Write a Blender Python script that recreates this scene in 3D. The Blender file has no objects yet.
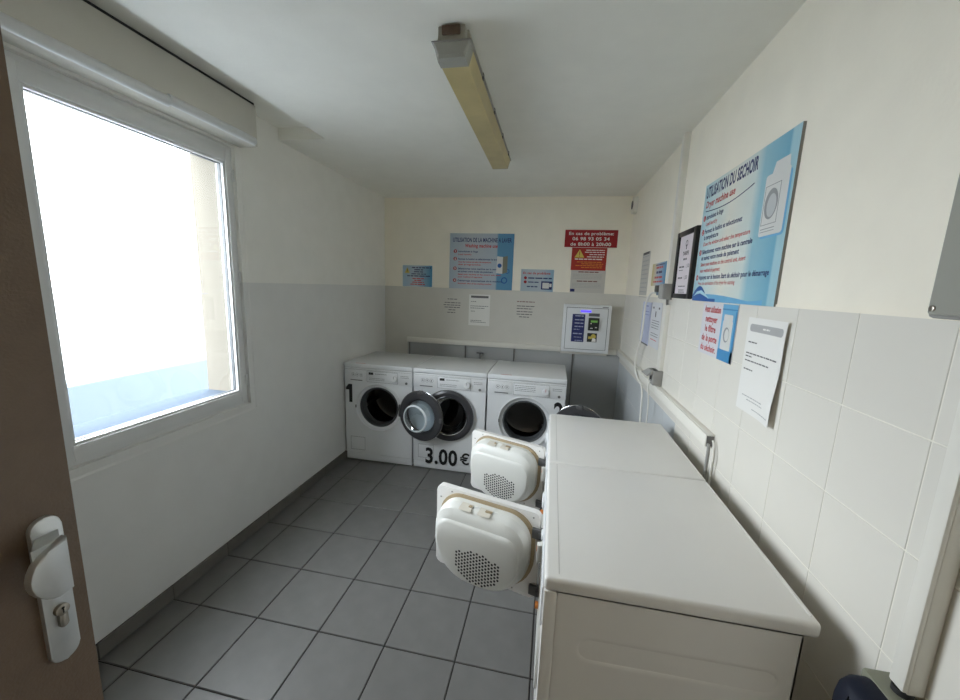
import bpy, bmesh, math, random
from mathutils import Vector, Matrix
random.seed(7)
SC = bpy.context.scene
COL = SC.collection

# ------------------------------------------------------------------ camera
cam_d = bpy.data.cameras.new('camera')
cam_d.sensor_width = 36.0
cam_d.lens = 378.55 * 36.0 / 960.0
cam_d.shift_x = 1.0 / 960.0
cam_d.clip_start = 0.02
cam = bpy.data.objects.new('camera', cam_d)
COL.objects.link(cam)
_r = Vector((0.98096212, 0.19089577, 0.03566679))
_u = Vector((-0.06609915, 0.15551353, 0.98561983))
_f = Vector((-0.18260399, 0.96921326, -0.16517093))
_m = Matrix((_r, _u, -_f)).transposed().to_4x4()
_m.translation = Vector((0, 0, 1.503))
cam.matrix_world = _m
SC.camera = cam

# ------------------------------------------------------------------ world, light, exposure
SKY_STRENGTH = 20.0
world = bpy.data.worlds.new('overcast_sky')
SC.world = world
world.use_nodes = True
_bg = world.node_tree.nodes['Background']
_bg.inputs['Color'].default_value = (0.92, 0.96, 1.0, 1)
_bg.inputs['Strength'].default_value = SKY_STRENGTH
CORRIDOR_FILL = 7.0

vs = SC.view_settings
vs.view_transform = 'Standard'
vs.look = 'None'
vs.gamma = 1.0
vs.use_curve_mapping = False
vs.exposure = 0.0
SC.cycles.use_denoising = True
SC.cycles.max_bounces = 14
SC.cycles.diffuse_bounces = 10
SC.cycles.transparent_max_bounces = 12
SC.cycles.caustics_reflective = False
SC.cycles.caustics_refractive = False
SC.cycles.sample_clamp_indirect = 12.0

# sampling portal in the window opening (emits nothing itself)
_pl = bpy.data.lights.new('window_portal', 'AREA')
_pl.shape = 'RECTANGLE'; _pl.size = 1.40; _pl.size_y = 0.96
_pl.cycles.is_portal = True
_po = bpy.data.objects.new('window_portal', _pl)
_po.location = (-1.95, 1.36, 1.48)
_po.rotation_euler = (0, math.radians(-90), 0)
COL.objects.link(_po)

# ------------------------------------------------------------------ room numbers (metres)
XL, XR, YB, YF, ZC, ZG = -1.664, 0.6355, 3.609, -0.45, 2.317, 1.479

# ------------------------------------------------------------------ frames: columns = (u, v, n)
def frame(u, v, n):
    return Matrix((Vector(u), Vector(v), Vector(n))).transposed()
FW = frame((1, 0, 0), (0, 1, 0), (0, 0, 1))            # plain world
FB = frame((1, 0, 0), (0, 0, 1), (0, -1, 0))           # on the back wall, looking at it
FR = frame((0, -1, 0), (0, 0, 1), (-1, 0, 0))          # on the right wall
FL = frame((0, 1, 0), (0, 0, 1), (1, 0, 0))            # on the left wall

# ------------------------------------------------------------------ materials
MATS = {}
def mat(name, col, rough=0.5, metal=0.0, noise=0.0, nscale=8.0, bump=0.0, bscale=60.0, spec=0.5, rand=0.0, coat=0.0, trans=0.0, emit=None, estr=0.0):
    if name in MATS: return MATS[name]
    m = bpy.data.materials.new(name); m.use_nodes = True
    nt = m.node_tree; b = nt.nodes['Principled BSDF']
    c4 = (col[0], col[1], col[2], 1)
    b.inputs['Base Color'].default_value = c4
    b.inputs['Roughness'].default_value = rough
    b.inputs['Metallic'].default_value = metal
    b.inputs['Specular IOR Level'].default_value = spec
    b.inputs['Coat Weight'].default_value = coat
    b.inputs['Transmission Weight'].default_value = trans
    if emit:
        b.inputs['Emission Color'].default_value = (*emit, 1); b.inputs['Emission Strength'].default_value = estr
    if noise > 0 or bump > 0 or rand > 0:
        tc = nt.nodes.new('ShaderNodeTexCoord')
        last = None
        if noise > 0:
            n = nt.nodes.new('ShaderNodeTexNoise'); n.inputs['Scale'].default_value = nscale; n.inputs['Detail'].default_value = 6
            nt.links.new(tc.outputs['Object'], n.inputs['Vector'])
            mr = nt.nodes.new('ShaderNodeMapRange')
            mr.inputs['From Min'].default_value = 0.3; mr.inputs['From Max'].default_value = 0.7
            mr.inputs['To Min'].default_value = 1 - noise; mr.inputs['To Max'].default_value = 1 + noise
            nt.links.new(n.outputs['Fac'], mr.inputs['Value'])
            last = mr.outputs['Result']
        if rand > 0:
            oi = nt.nodes.new('ShaderNodeObjectInfo')
            mr2 = nt.nodes.new('ShaderNodeMapRange')
            mr2.inputs['To Min'].default_value = 1 - rand; mr2.inputs['To Max'].default_value = 1 + rand
            nt.links.new(oi.outputs['Random'], mr2.inputs['Value'])
            if last:
                mu = nt.nodes.new('ShaderNodeMath'); mu.operation = 'MULTIPLY'
                nt.links.new(last, mu.inputs[0]); nt.links.new(mr2.outputs['Result'], mu.inputs[1]); last = mu.outputs[0]
            else: last = mr2.outputs['Result']
        if last:
            vm = nt.nodes.new('ShaderNodeVectorMath'); vm.operation = 'SCALE'
            vm.inputs[0].default_value = col
            nt.links.new(last, vm.inputs['Scale'])
            nt.links.new(vm.outputs['Vector'], b.inputs['Base Color'])
        if bump > 0:
            n2 = nt.nodes.new('ShaderNodeTexNoise'); n2.inputs['Scale'].default_value = bscale; n2.inputs['Detail'].default_value = 4
            nt.links.new(tc.outputs['Object'], n2.inputs['Vector'])
            bp = nt.nodes.new('ShaderNodeBump'); bp.inputs['Strength'].default_value = bump; bp.inputs['Distance'].default_value = 0.004
            nt.links.new(n2.outputs['Fac'], bp.inputs['Height'])
            nt.links.new(bp.outputs['Normal'], b.inputs['Normal'])
    MATS[name] = m
    return m

def two_paint(name, upper, lower, z, rough=0.55):
    """wall coat: one paint above the height z, another below it"""
    m = mat(name, upper, rough, noise=0.02, bump=0.12, bscale=90)
    nt = m.node_tree; b = nt.nodes['Principled BSDF']
    src = b.inputs['Base Color'].links[0].from_node
    g = nt.nodes.new('ShaderNodeNewGeometry'); s = nt.nodes.new('ShaderNodeSeparateXYZ')
    nt.links.new(g.outputs['Position'], s.inputs['Vector'])
    lt = nt.nodes.new('ShaderNodeMath'); lt.operation = 'LESS_THAN'; lt.inputs[1].default_value = z
    nt.links.new(s.outputs['Z'], lt.inputs[0])
    mx = nt.nodes.new('ShaderNodeMix'); mx.data_type = 'VECTOR'
    mx.inputs['A'].default_value = upper; mx.inputs['B'].default_value = lower
    nt.links.new(lt.outputs[0], mx.inputs['Factor'])
    nt.links.new(mx.outputs['Result'], src.inputs[0])
    return m

def grad_mat(name, stops, axis=0, lo=0.0, hi=1.0, rough=0.35):
    """printed colour that runs across a sheet (object coordinates along one axis)"""
    m = bpy.data.materials.new(name); m.use_nodes = True
    nt = m.node_tree; b = nt.nodes['Principled BSDF']; b.inputs['Roughness'].default_value = rough
    tc = nt.nodes.new('ShaderNodeTexCoord'); s = nt.nodes.new('ShaderNodeSeparateXYZ')
    nt.links.new(tc.outputs['Object'], s.inputs['Vector'])
    mr = nt.nodes.new('ShaderNodeMapRange'); mr.inputs['From Min'].default_value = lo; mr.inputs['From Max'].default_value = hi
    nt.links.new(s.outputs[axis], mr.inputs['Value'])
    cr = nt.nodes.new('ShaderNodeValToRGB')
    el = cr.color_ramp.elements
    while len(el) < len(stops): el.new(0.5)
    for e, (p, c) in zip(el, stops): e.position = p; e.color = (*c, 1)
    nt.links.new(mr.outputs['Result'], cr.inputs['Fac']); nt.links.new(cr.outputs['Color'], b.inputs['Base Color'])
    MATS[name] = m
    return m

def glass_mat(name, tint=(1, 1, 1), gloss=0.08, gmax=0.7):
    m = bpy.data.materials.new(name); m.use_nodes = True
    nt = m.node_tree; nt.nodes.clear()
    o = nt.nodes.new('ShaderNodeOutputMaterial'); t = nt.nodes.new('ShaderNodeBsdfTransparent'); g = nt.nodes.new('ShaderNodeBsdfGlossy')
    t.inputs['Color'].default_value = (*tint, 1); g.inputs['Roughness'].default_value = 0.02
    lw = nt.nodes.new('ShaderNodeLayerWeight'); lw.inputs['Blend'].default_value = 0.3
    mr = nt.nodes.new('ShaderNodeMapRange'); mr.inputs['To Min'].default_value = gloss; mr.inputs['To Max'].default_value = gmax
    nt.links.new(lw.outputs['Fresnel'], mr.inputs['Value'])
    mx = nt.nodes.new('ShaderNodeMixShader')
    nt.links.new(mr.outputs['Result'], mx.inputs[0]); nt.links.new(t.outputs[0], mx.inputs[1]); nt.links.new(g.outputs[0], mx.inputs[2])
    nt.links.new(mx.outputs[0], o.inputs['Surface'])
    MATS[name] = m
    return m

WHITE_UP = (0.90, 0.85, 0.735); GREY_LOW = (0.63, 0.61, 0.56)
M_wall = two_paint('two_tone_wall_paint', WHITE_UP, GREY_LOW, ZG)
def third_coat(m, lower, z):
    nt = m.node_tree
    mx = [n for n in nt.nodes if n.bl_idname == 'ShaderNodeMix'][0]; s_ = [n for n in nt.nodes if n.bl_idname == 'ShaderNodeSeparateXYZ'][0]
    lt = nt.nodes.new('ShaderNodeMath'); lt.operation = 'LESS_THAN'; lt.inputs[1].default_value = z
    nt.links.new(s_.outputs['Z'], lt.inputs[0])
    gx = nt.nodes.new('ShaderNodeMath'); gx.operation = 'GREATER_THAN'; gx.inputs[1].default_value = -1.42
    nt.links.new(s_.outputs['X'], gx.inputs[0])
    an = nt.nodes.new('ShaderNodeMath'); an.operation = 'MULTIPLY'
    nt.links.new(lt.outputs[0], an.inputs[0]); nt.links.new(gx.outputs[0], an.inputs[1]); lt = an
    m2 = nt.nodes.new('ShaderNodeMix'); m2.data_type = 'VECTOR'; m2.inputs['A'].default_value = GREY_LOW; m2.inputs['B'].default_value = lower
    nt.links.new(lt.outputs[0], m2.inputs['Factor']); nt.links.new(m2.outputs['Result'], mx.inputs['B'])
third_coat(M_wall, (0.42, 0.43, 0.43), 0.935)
M_wleft = two_paint('left_wall_paint', (0.87, 0.86, 0.815), (0.74, 0.74, 0.725), ZG)
M_ceil = mat('ceiling_paint', (0.86, 0.85, 0.79), 0.7, noise=0.02, bump=0.08, bscale=70)
M_upper = mat('cream_plaster', WHITE_UP, 0.5, noise=0.02, bump=0.12, bscale=90)
M_tile = mat('painted_wall_tile', (0.715, 0.69, 0.63), 0.42, noise=0.015, nscale=5, rand=0.02)
M_tileb = mat('daylight_tinted_tile', (0.55, 0.575, 0.59), 0.42, rand=0.02)  # bluish daylight put into the colour of the far low tiles
M_joint = mat('painted_joint', (0.86, 0.83, 0.75), 0.5)
M_floor = mat('grey_floor_tile', (0.168, 0.166, 0.160), 0.42, noise=0.07, nscale=11, bump=0.05, bscale=120, rand=0.05)
M_grout = mat('dark_grout', (0.035, 0.033, 0.03), 0.9)
M_plinth = mat('plinth_tile', (0.15, 0.14, 0.125), 0.4, noise=0.06, nscale=14, rand=0.05)
M_pvc = mat('white_window_pvc', (0.72, 0.73, 0.73), 0.35)
M_box = mat('shutter_box_cream', (0.62, 0.60, 0.54), 0.45)
M_pane = glass_mat('window_glass', (0.97, 0.99, 1.0), 0.012, 0.04)
M_trunk = mat('trunking_white', (0.76, 0.74, 0.68), 0.35)
M_enamel = mat('white_enamel', (0.80, 0.82, 0.84), 0.25, coat=0.2)
M_panelw = mat('panel_white_plastic', (0.76, 0.775, 0.79), 0.35)
M_dry = mat('dryer_enamel', (0.80, 0.785, 0.76), 0.3, coat=0.15, noise=0.01)
M_cream = mat('cream_filter_plastic', (0.74, 0.74, 0.70), 0.32)
M_seal = mat('yellowed_seal', (0.36, 0.28, 0.17), 0.6)
M_dgrey = mat('dark_grey_ring', (0.055, 0.055, 0.06), 0.28)
M_chrome = mat('chrome', (0.75, 0.76, 0.78), 0.12, metal=1.0)
M_rubber = mat('grey_rubber', (0.075, 0.08, 0.085), 0.5)
M_steel = mat('drum_steel', (0.10, 0.098, 0.095), 0.3, metal=1.0)
M_bowl = glass_mat('door_bowl_glass', (0.90, 0.95, 0.98), 0.22)
M_bowld = glass_mat('closed_door_glass', (0.10, 0.10, 0.11), 0.06)
M_black = mat('black_print', (0.006, 0.006, 0.007), 0.45)
M_line = mat('panel_line_grey', (0.13, 0.135, 0.14), 0.5)
M_greyp = mat('grey_plastic', (0.30, 0.295, 0.28), 0.45)
M_hinge = mat('hinge_grey', (0.10, 0.10, 0.10), 0.45)
M_orange = mat('orange_plastic', (0.75, 0.25, 0.05), 0.4)
M_cable = mat('white_cable', (0.80, 0.79, 0.74), 0.4)
M_dcable = mat('grey_cable', (0.16, 0.155, 0.15), 0.5)
M_brown = mat('brown_door_paint', (0.15, 0.10, 0.065), 0.45, noise=0.06, nscale=30, bump=0.25, bscale=220)
M_alu = mat('brushed_aluminium', (0.66, 0.68, 0.69), 0.38, metal=0.75, noise=0.03, nscale=40)
M_brass = mat('worn_nickel', (0.38, 0.35, 0.30), 0.3, metal=1.0)
M_diff = mat('yellowed_diffuser', (0.50, 0.41, 0.20), 0.3, noise=0.10, nscale=9)
M_lamp = mat('lamp_housing', (0.40, 0.385, 0.33), 0.45, noise=0.05, nscale=20)
M_clear = mat('clear_end_cap', (0.55, 0.55, 0.50), 0.12, trans=0.35)
M_rust = mat('rusty_bracket', (0.12, 0.075, 0.05), 0.7, noise=0.25, nscale=60)
M_paper = mat('white_paper', (0.80, 0.79, 0.76), 0.6)
M_paperg = mat('greyish_paper', (0.56, 0.54, 0.50), 0.6)
M_paperb = mat('bluish_sleeve_paper', (0.52, 0.56, 0.74), 0.3)
M_ink = mat('grey_ink', (0.12, 0.12, 0.125), 0.6)
M_inkl = mat('pale_ink', (0.42, 0.42, 0.42), 0.6)
M_navy = mat('navy_print', (0.018, 0.025, 0.13), 0.4)
M_red = mat('red_print', (0.50, 0.022, 0.03), 0.4)
M_redl = mat('light_red_print', (0.60, 0.06, 0.06), 0.4)
M_sred = mat('sign_red', (0.32, 0.005, 0.012), 0.35)
M_wred = mat('warning_red', (0.36, 0.022, 0.015), 0.4)
M_white = mat('white_print', (0.82, 0.80, 0.77), 0.45)
M_yellow = mat('yellow_print', (0.62, 0.50, 0.10), 0.45)
M_orangep = mat('orange_print', (0.70, 0.22, 0.03), 0.45)
M_sky = mat('sky_blue_print', (0.15, 0.42, 0.66), 0.35)
M_blue = mat('deep_blue_print', (0.012, 0.10, 0.36), 0.35)
M_cyan = mat('pale_cyan_print', (0.42, 0.66, 0.76), 0.35)
M_pgrey = mat('printed_grey', (0.30, 0.31, 0.32), 0.35)
M_pbox = mat('printed_white_metal', (0.68, 0.68, 0.66), 0.35)
M_backed = mat('panel_core', (0.27, 0.26, 0.24), 0.6)
M_fblack = mat('black_frame', (0.012, 0.012, 0.013), 0.35)
M_pinkp = mat('pinkish_paper', (0.74, 0.68, 0.72), 0.35)
M_led = mat('blue_led', (0.05, 0.03, 0.6), 0.4, emit=(0.10, 0.06, 1.0), estr=1.6)
M_lcd = mat('green_lcd', (0.08, 0.22, 0.05), 0.4, emit=(0.22, 0.5, 0.10), estr=0.35)
M_dev = mat('reader_black', (0.02, 0.022, 0.02), 0.3)
M_navyp = mat('navy_plastic', (0.006, 0.009, 0.021), 0.55, spec=0.25)
M_olive = mat('grey_olive_plastic', (0.21, 0.215, 0.16), 0.45)
M_para = mat('parapet_blue', (0.100, 0.120, 0.146), 0.95, spec=0.0)
M_reveal = mat('outside_render', (0.17, 0.155, 0.13), 0.95, spec=0.0)
M_sillo = mat('outside_sill', (0.075, 0.091, 0.114), 0.95, spec=0.0)
M_ground = mat('outside_ground', (0.45, 0.46, 0.47), 0.9, noise=0.05)
M_fill = mat('corridor_fill', (0.9, 0.9, 0.9), 0.5, emit=(1.0, 0.86, 0.70), estr=CORRIDOR_FILL)
M_dark = mat('inside_dark', (0.02, 0.02, 0.02), 0.7)

# ------------------------------------------------------------------ mesh builder
class MB:
    def __init__(self): self.bm = bmesh.new()
    def _faces(self, vs, fs):
        V = [self.bm.verts.new(v) for v in vs]
        for f in fs:
            try: self.bm.faces.new([V[i] for i in f])
            except ValueError: pass
        return V
    def box(self, a0, a1, b0, b1, c0, c1, bev=0.0, seg=2):
        vs = [(x, y, z) for z in (c0, c1) for y in (b0, b1) for x in (a0, a1)]
        V = self._faces(vs, [(0, 2, 3, 1), (4, 5, 7, 6), (0, 1, 5, 4), (2, 6, 7, 3), (0, 4, 6, 2), (1, 3, 7, 5)])
        if bev > 0:
            ed = list({e for v in V for e in v.link_edges})
            bmesh.ops.bevel(self.bm, geom=ed, offset=bev, segments=seg, affect='EDGES', profile=0.5)
        return self
    def quad(self, a0, a1, b0, b1, c):
        self._faces([(a0, b0, c), (a1, b0, c), (a1, b1, c), (a0, b1, c)], [(0, 1, 2, 3)]); return self
    def poly(self, pts, c):
        self._faces([(x, y, c) for x, y in pts], [tuple(range(len(pts)))]); return self
    def prism(self, pts, c0, c1, bev=0.0, seg=2):
        n = len(pts)
        V = self._faces([(x, y, c0) for x, y in pts] + [(x, y, c1) for x, y in pts],
                        [tuple(reversed(range(n))), tuple(range(n, 2 * n))] + [(i, (i + 1) % n, n + (i + 1) % n, n + i) for i in range(n)])
        if bev > 0:
            top = set(V[n:])
            ed = [e for e in {e for v in V[n:] for e in v.link_edges} if e.verts[0] in top and e.verts[1] in top]
            bmesh.ops.bevel(self.bm, geom=ed, offset=bev, segments=seg, affect='EDGES', profile=0.5)
        return self
    def loft(self, rings, cap0=True, cap1=True, closed=True):
        n = len(rings[0]); vs = [p for r in rings for p in r]; fs = []
        for k in range(len(rings) - 1):
            for i in range(n if closed else n - 1):
                j = (i + 1) % n
                fs.append((k * n + i, k * n + j, (k + 1) * n + j, (k + 1) * n + i))
        if cap0: fs.append(tuple(reversed(range(n))))
        if cap1: fs.append(tuple((len(rings) - 1) * n + i for i in range(n)))
        self._faces(vs, fs); return self
    def lathe(self, cu, cv, prof, seg=48, close=False, cap0=False, cap1=False):
        """turn a profile [(radius, n)] about the n axis through (cu, cv)"""
        rings = [[(cu + r * math.cos(2 * math.pi * i / seg), cv + r * math.sin(2 * math.pi * i / seg), n) for i in range(seg)] for r, n in prof]
        if close: rings.append(rings[0])
        self.loft(rings, cap0, cap1); 
        if close: bmesh.ops.remove_doubles(self.bm, verts=self.bm.verts, dist=1e-6)
        return self
    def hole_panel(self, a0, a1, b0, b1, cu, cv, r, c, seg=48):
        """flat rectangle with a round hole"""
        inner = [(cu + r * math.cos(2 * math.pi * i / seg), cv + r * math.sin(2 * math.pi * i / seg)) for i in range(seg)]
        outer = []
        for x, y in inner:
            dx, dy = (x - cu) / r, (y - cv) / r
            t = min([((a1 if dx > 0 else a0) - cu) / dx if abs(dx) > 1e-9 else 1e9, ((b1 if dy > 0 else b0) - cv) / dy if abs(dy) > 1e-9 else 1e9])
            outer.append((cu + dx * t, cv + dy * t))
        vs = [(x, y, c) for x, y in inner] + [(x, y, c) for x, y in outer]
        fs = [(i, (i + 1) % seg, seg + (i + 1) % seg, seg + i) for i in range(seg)]
        # corners
        cs = [(a0, b0), (a1, b0), (a1, b1), (a0, b1)]
        for cx, cy in cs:
            for i in range(seg):
                p, q = outer[i], outer[(i + 1) % seg]
                if (abs(p[0] - cx) < 1e-6 or abs(p[1] - cy) < 1e-6) and (abs(q[0] - cx) < 1e-6 or abs(q[1] - cy) < 1e-6) and not (abs(p[0] - q[0]) < 1e-6 or abs(p[1] - q[1]) < 1e-6):
                    vs.append((cx, cy, c)); fs.append((seg + i, seg + (i + 1) % seg, len(vs) - 1)); break
        fs = [tuple(reversed(f)) for f in fs]
        self._faces(vs, fs); return self
    def tube(self, pts, r, seg=8, smooth=6):
        P = [Vector(p) for p in pts]
        if smooth and len(P) > 2:
            Q = []
            for i in range(len(P) - 1):
                p0, p1, p2, p3 = P[max(i - 1, 0)], P[i], P[i + 1], P[min(i + 2, len(P) - 1)]
                for k in range(smooth):
                    t = k / smooth
                    Q.append(0.5 * ((2 * p1) + (-p0 + p2) * t + (2 * p0 - 5 * p1 + 4 * p2 - p3) * t * t + (-p0 + 3 * p1 - 3 * p2 + p3) * t ** 3))
            Q.append(P[-1]); P = Q
        rings = []
        ref = Vector((0.3, 0.5, 0.81)).normalized()
        for i, c in enumerate(P):
            t = (P[min(i + 1, len(P) - 1)] - P[max(i - 1, 0)]).normalized()
            a = t.cross(ref).normalized(); b = t.cross(a).normalized()
            rings.append([tuple(c + r * (math.cos(2 * math.pi * k / seg) * a + math.sin(2 * math.pi * k / seg) * b)) for k in range(seg)])
        self.loft(rings); return self
    def text(self, s, u, v, h, width=None, c=0.0, bold=0.0, align='L', slant=0.0, extrude=0.0):
        """flat lettering: baseline (u, v), capital height h, squeezed to a given width"""
        me = text_mesh(s, bold, slant, extrude)
        xs = [p.co.x for p in me.vertices]; 
        if not xs: return self
        x0, x1 = min(xs), max(xs)
        sy = h / 0.70; sx = sy if width is None else width / max(x1 - x0, 1e-6)
        w = (x1 - x0) * sx
        off = u - x0 * sx if align == 'L' else (u - w / 2 - x0 * sx if align == 'C' else u - w - x0 * sx)
        V = [self.bm.verts.new((p.co.x * sx + off, p.co.y * sy + v, p.co.z + c)) for p in me.vertices]
        for f in me.polygons:
            try: self.bm.faces.new([V[i] for i in f.vertices])
            except ValueError: pass
        return self
    def words(self, u0, u1, v, h, c=0.0, rng=random, wl=(2.2, 6.0)):
        """line of print too small to read: one short dash for each word"""
        u = u0
        while u < u1 - h * 0.5:
            w = min(h * rng.uniform(*wl), u1 - u)
            self.quad(u, u + w, v, v + h, c); u += w + h * 0.7
        return self

_TXT = {}
def text_mesh(s, bold, slant, extrude):
    k = (s, bold, slant, extrude)
    if k in _TXT: return _TXT[k]
    cu = bpy.data.curves.new('lettering', 'FONT'); cu.body = s; cu.size = 1.0; cu.offset = bold; cu.shear = slant; cu.extrude = extrude
    cu.resolution_u = 3; cu.space_character = 1.06
    o = bpy.data.objects.new('lettering_source', cu); COL.objects.link(o)
    dg = bpy.context.evaluated_depsgraph_get(); dg.update()
    me = bpy.data.meshes.new_from_object(o.evaluated_get(dg))
    bpy.data.objects.remove(o); bpy.data.curves.remove(cu)
    _TXT[k] = me
    return me

def rrect(a0, a1, b0, b1, rb, rt=None, k=6):
    """rounded rectangle outline, bottom and top radii, anticlockwise"""
    rt = rb if rt is None else rt
    out = []
    for cx, cy, r, s in ((a1 - rb, b0 + rb, rb, -90), (a1 - rt, b1 - rt, rt, 0), (a0 + rt, b1 - rt, rt, 90), (a0 + rb, b0 + rb, rb, 180)):
        for i in range(k + 1):
            t = math.radians(s + 90 * i / k); out.append((cx + r * math.cos(t), cy + r * math.sin(t)))
    return out
def circ(cu, cv, r, n=24, sx=1.0):
    return [(cu + r * sx * math.cos(2 * math.pi * i / n), cv + r * math.sin(2 * math.pi * i / n)) for i in range(n)]

# ------------------------------------------------------------------ objects
def mesh_obj(name, mb, m, parent=None, smooth=True, angle=35):
    me = bpy.data.meshes.new(name)
    bmesh.ops.recalc_face_normals(mb.bm, faces=mb.bm.faces) if smooth != 'flat' else None
    mb.bm.to_mesh(me); mb.bm.free()
    if smooth and smooth != 'flat':
        me.polygons.foreach_set('use_smooth', [True] * len(me.polygons)); me.set_sharp_from_angle(angle=math.radians(angle))
    me.materials.append(m)
    o = bpy.data.objects.new(name, me); COL.objects.link(o)
    if parent is not None: o.parent = parent
    if name in FINE: o['kind'] = 'stuff'
    return o
FINE = ('lettering', 'price_lettering', 'red_lettering', 'header_lettering', 'footer_lettering', 'heading', 'panel_print', 'side_print', 'fascia_print', 'reader_keys', 'reader_label', 'badge_print', 'screw', 'vent_holes', 'drawer_icons', 'bullet', 'bullet_number', 'number_sticker', 'printed_vent_lines', 'title', 'subtitle', 'exclamation')
def place(o, F, loc):
    m = F.to_4x4(); m.translation = Vector(loc); o.matrix_world = m; return o
def tag(o, label=None, cat=None, group=None, kind=None):
    if label: o['label'] = label
    if cat: o['category'] = cat
    if group: o['group'] = group
    if kind: o['kind'] = kind
    return o
def thing(name, label, cat, F, loc, group=None, kind=None):
    o = bpy.data.objects.new(name, None); o.empty_display_size = 0.05; COL.objects.link(o)
    place(o, F, loc); return tag(o, label, cat, group, kind)
def lift(o): return o

# ================================================================== SETTING
# ---- floor: dark grout bed with 30 cm tiles on it
S, TX, TY = 0.3053, -1.2097, 1.2725
fb = MB().box(XL - 0.0, XR + 0.0, YF - 1.55, YB, -0.12, -0.004)
floor = tag(mesh_obj('floor', fb, M_grout), 'grey square tiled floor with dark grout lines', 'floor', kind='structure')
_tile_cache = {}
def floor_tile(x0, x1, y0, y1):
    w, d = round(x1 - x0, 4), round(y1 - y0, 4)
    if (w, d) not in _tile_cache:
        mb = MB().box(0, w, 0, d, -0.012, 0.0)
        bmesh.ops.bevel(mb.bm, geom=[e for e in mb.bm.edges if all(v.co.z > -0.001 for v in e.verts)], offset=min(0.002, w / 4, d / 4), segments=1, affect='EDGES')
        o = mesh_obj('floor_tile', mb, M_floor, floor, smooth=False); _tile_cache[(w, d)] = o.data
    else:
        o = bpy.data.objects.new('floor_tile', _tile_cache[(w, d)]); COL.objects.link(o); o.parent = floor
    o.location = (x0, y0, 0)
G = 0.0026
i0, i1 = math.floor((XL - TX) / S), math.ceil((XR - TX) / S)
j0, j1 = math.floor((YF - TY) / S), math.ceil((YB - TY) / S)
for i in range(i0, i1):
    for j in range(j0, j1):
        x0, x1 = max(TX + i * S + G, XL + 0.001), min(TX + (i + 1) * S - G, XR - 0.001)
        y0, y1 = max(TY + j * S + G, YF), min(TY + (j + 1) * S - G, YB - 0.001)
        if x1 - x0 > 0.01 and y1 - y0 > 0.01: floor_tile(x0, x1, y0, y1)

# ---- left wall, 31 cm thick, with the window opening; outside part in render
WY0, WY1, WZ0, WZ1, WT = 0.90, 1.815, 0.797, 2.165, 0.27
lw = MB()
lw.box(XL - WT, XL, YF, WY0, -0.1, 2.42).box(XL - WT, XL, WY1, YB + 0.2, -0.1, 2.42)
lw.box(XL - WT, XL, WY0, WY1, -0.1, WZ0).box(XL - WT, XL, WY0, WY1, WZ1, 2.42)
wl = tag(mesh_obj('wall_left', lw, M_wleft, smooth=False), 'shaded left wall of white and pale grey paint around the window', 'wall', kind='structure')
# outside reveal linings (rendered masonry) are part of that wall
rv = MB().box(XL - WT, XL - 0.115, WY1 - 0.012, WY1 - 0.0005, WZ0, WZ1).box(XL - WT, XL - 0.115, WY0 + 0.0005, WY0 + 0.012, WZ0, WZ1)
mesh_obj('outside_reveal', rv, M_reveal, wl, smooth=False)
mesh_obj('outside_sill', MB().box(XL - WT - 0.04, XL - 0.115, WY0 + 0.012, WY1 - 0.012, WZ0 + 0.002, WZ0 + 0.06), M_sillo, wl, smooth=False)

# ---- back wall
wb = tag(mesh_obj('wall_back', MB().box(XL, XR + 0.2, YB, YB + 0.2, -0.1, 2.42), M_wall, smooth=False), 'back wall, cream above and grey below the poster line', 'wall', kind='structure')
# ---- right wall: plaster above, painted tiles below
wr = MB().box(XR + 0.0013, XR + 0.2, YF, YB, -0.1, ZG).box(XR, XR + 0.2, YF, YB, ZG, 2.42)
wr = mesh_obj('wall_right', wr, M_upper, smooth=False)
wr.data.materials.append(M_joint)
for f in wr.data.polygons:
    if f.center.z < ZG - 0.2: f.material_index = 1
tag(wr, 'right wall with cream plaster above painted square tiles', 'wall', kind='structure')
TH, TWD, TB = 0.2031, 0.2032, 0.9354
_wt = {}
def wall_tile(y0, y1, z0, z1):
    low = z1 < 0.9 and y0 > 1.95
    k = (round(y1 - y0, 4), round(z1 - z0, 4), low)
    if k not in _wt:
        mb = MB().box(0, k[0], 0, k[1], -0.0012, 0.0)
        bmesh.ops.bevel(mb.bm, geom=[e for e in mb.bm.edges if all(v.co.z > -0.0005 for v in e.verts)], offset=min(0.0010, k[0] / 4, k[1] / 4), segments=1, affect='EDGES')
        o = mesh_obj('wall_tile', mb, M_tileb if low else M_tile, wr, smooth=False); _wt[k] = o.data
    else:
        o = bpy.data.objects.new('wall_tile', _wt[k]); COL.objects.link(o); o.parent = wr
    place(o, FR, (XR, y1, z0))
GW = 0.0012
for j in range(math.floor((YF - TB) / TWD), math.ceil((YB - TB) / TWD)):
    for k in range(8):
        y0, y1 = max(TB + j * TWD + GW, YF), min(TB + (j + 1) * TWD - GW, YB)
        z1 = ZG - k * TH - (GW if k else 0.002); z0 = max(ZG - (k + 1) * TH + GW, 0.0)
        if y1 - y0 > 0.01 and z1 - z0 > 0.01: wall_tile(y0, y1, z0, z1)
tr = MB().box(YF, YB, 0, 0, 0, 0) if False else MB()
tr.box(XR - 0.003, XR, YF, YB, ZG - 0.003, ZG + 0.004)
mesh_obj('joint_bead', tr, M_upper, wr, smooth=False)

# ---- ceiling with a raised slot above the shutter box
CE_X, CE_Y, CE_Z = -1.362, 2.15, 2.385
cl = MB()
cl.box(CE_X, XR, YF - 1.55, YB, ZC, ZC + 0.2)
cl.box(XL, CE_X, CE_Y, YB, ZC, ZC + 0.2)
cl.box(XL, CE_X, YF - 1.55, CE_Y, CE_Z, ZC + 0.2)
tag(mesh_obj('ceiling', cl, M_ceil, smooth=False), 'pale ceiling with a raised slot beside the window', 'ceiling', kind='structure')

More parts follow.
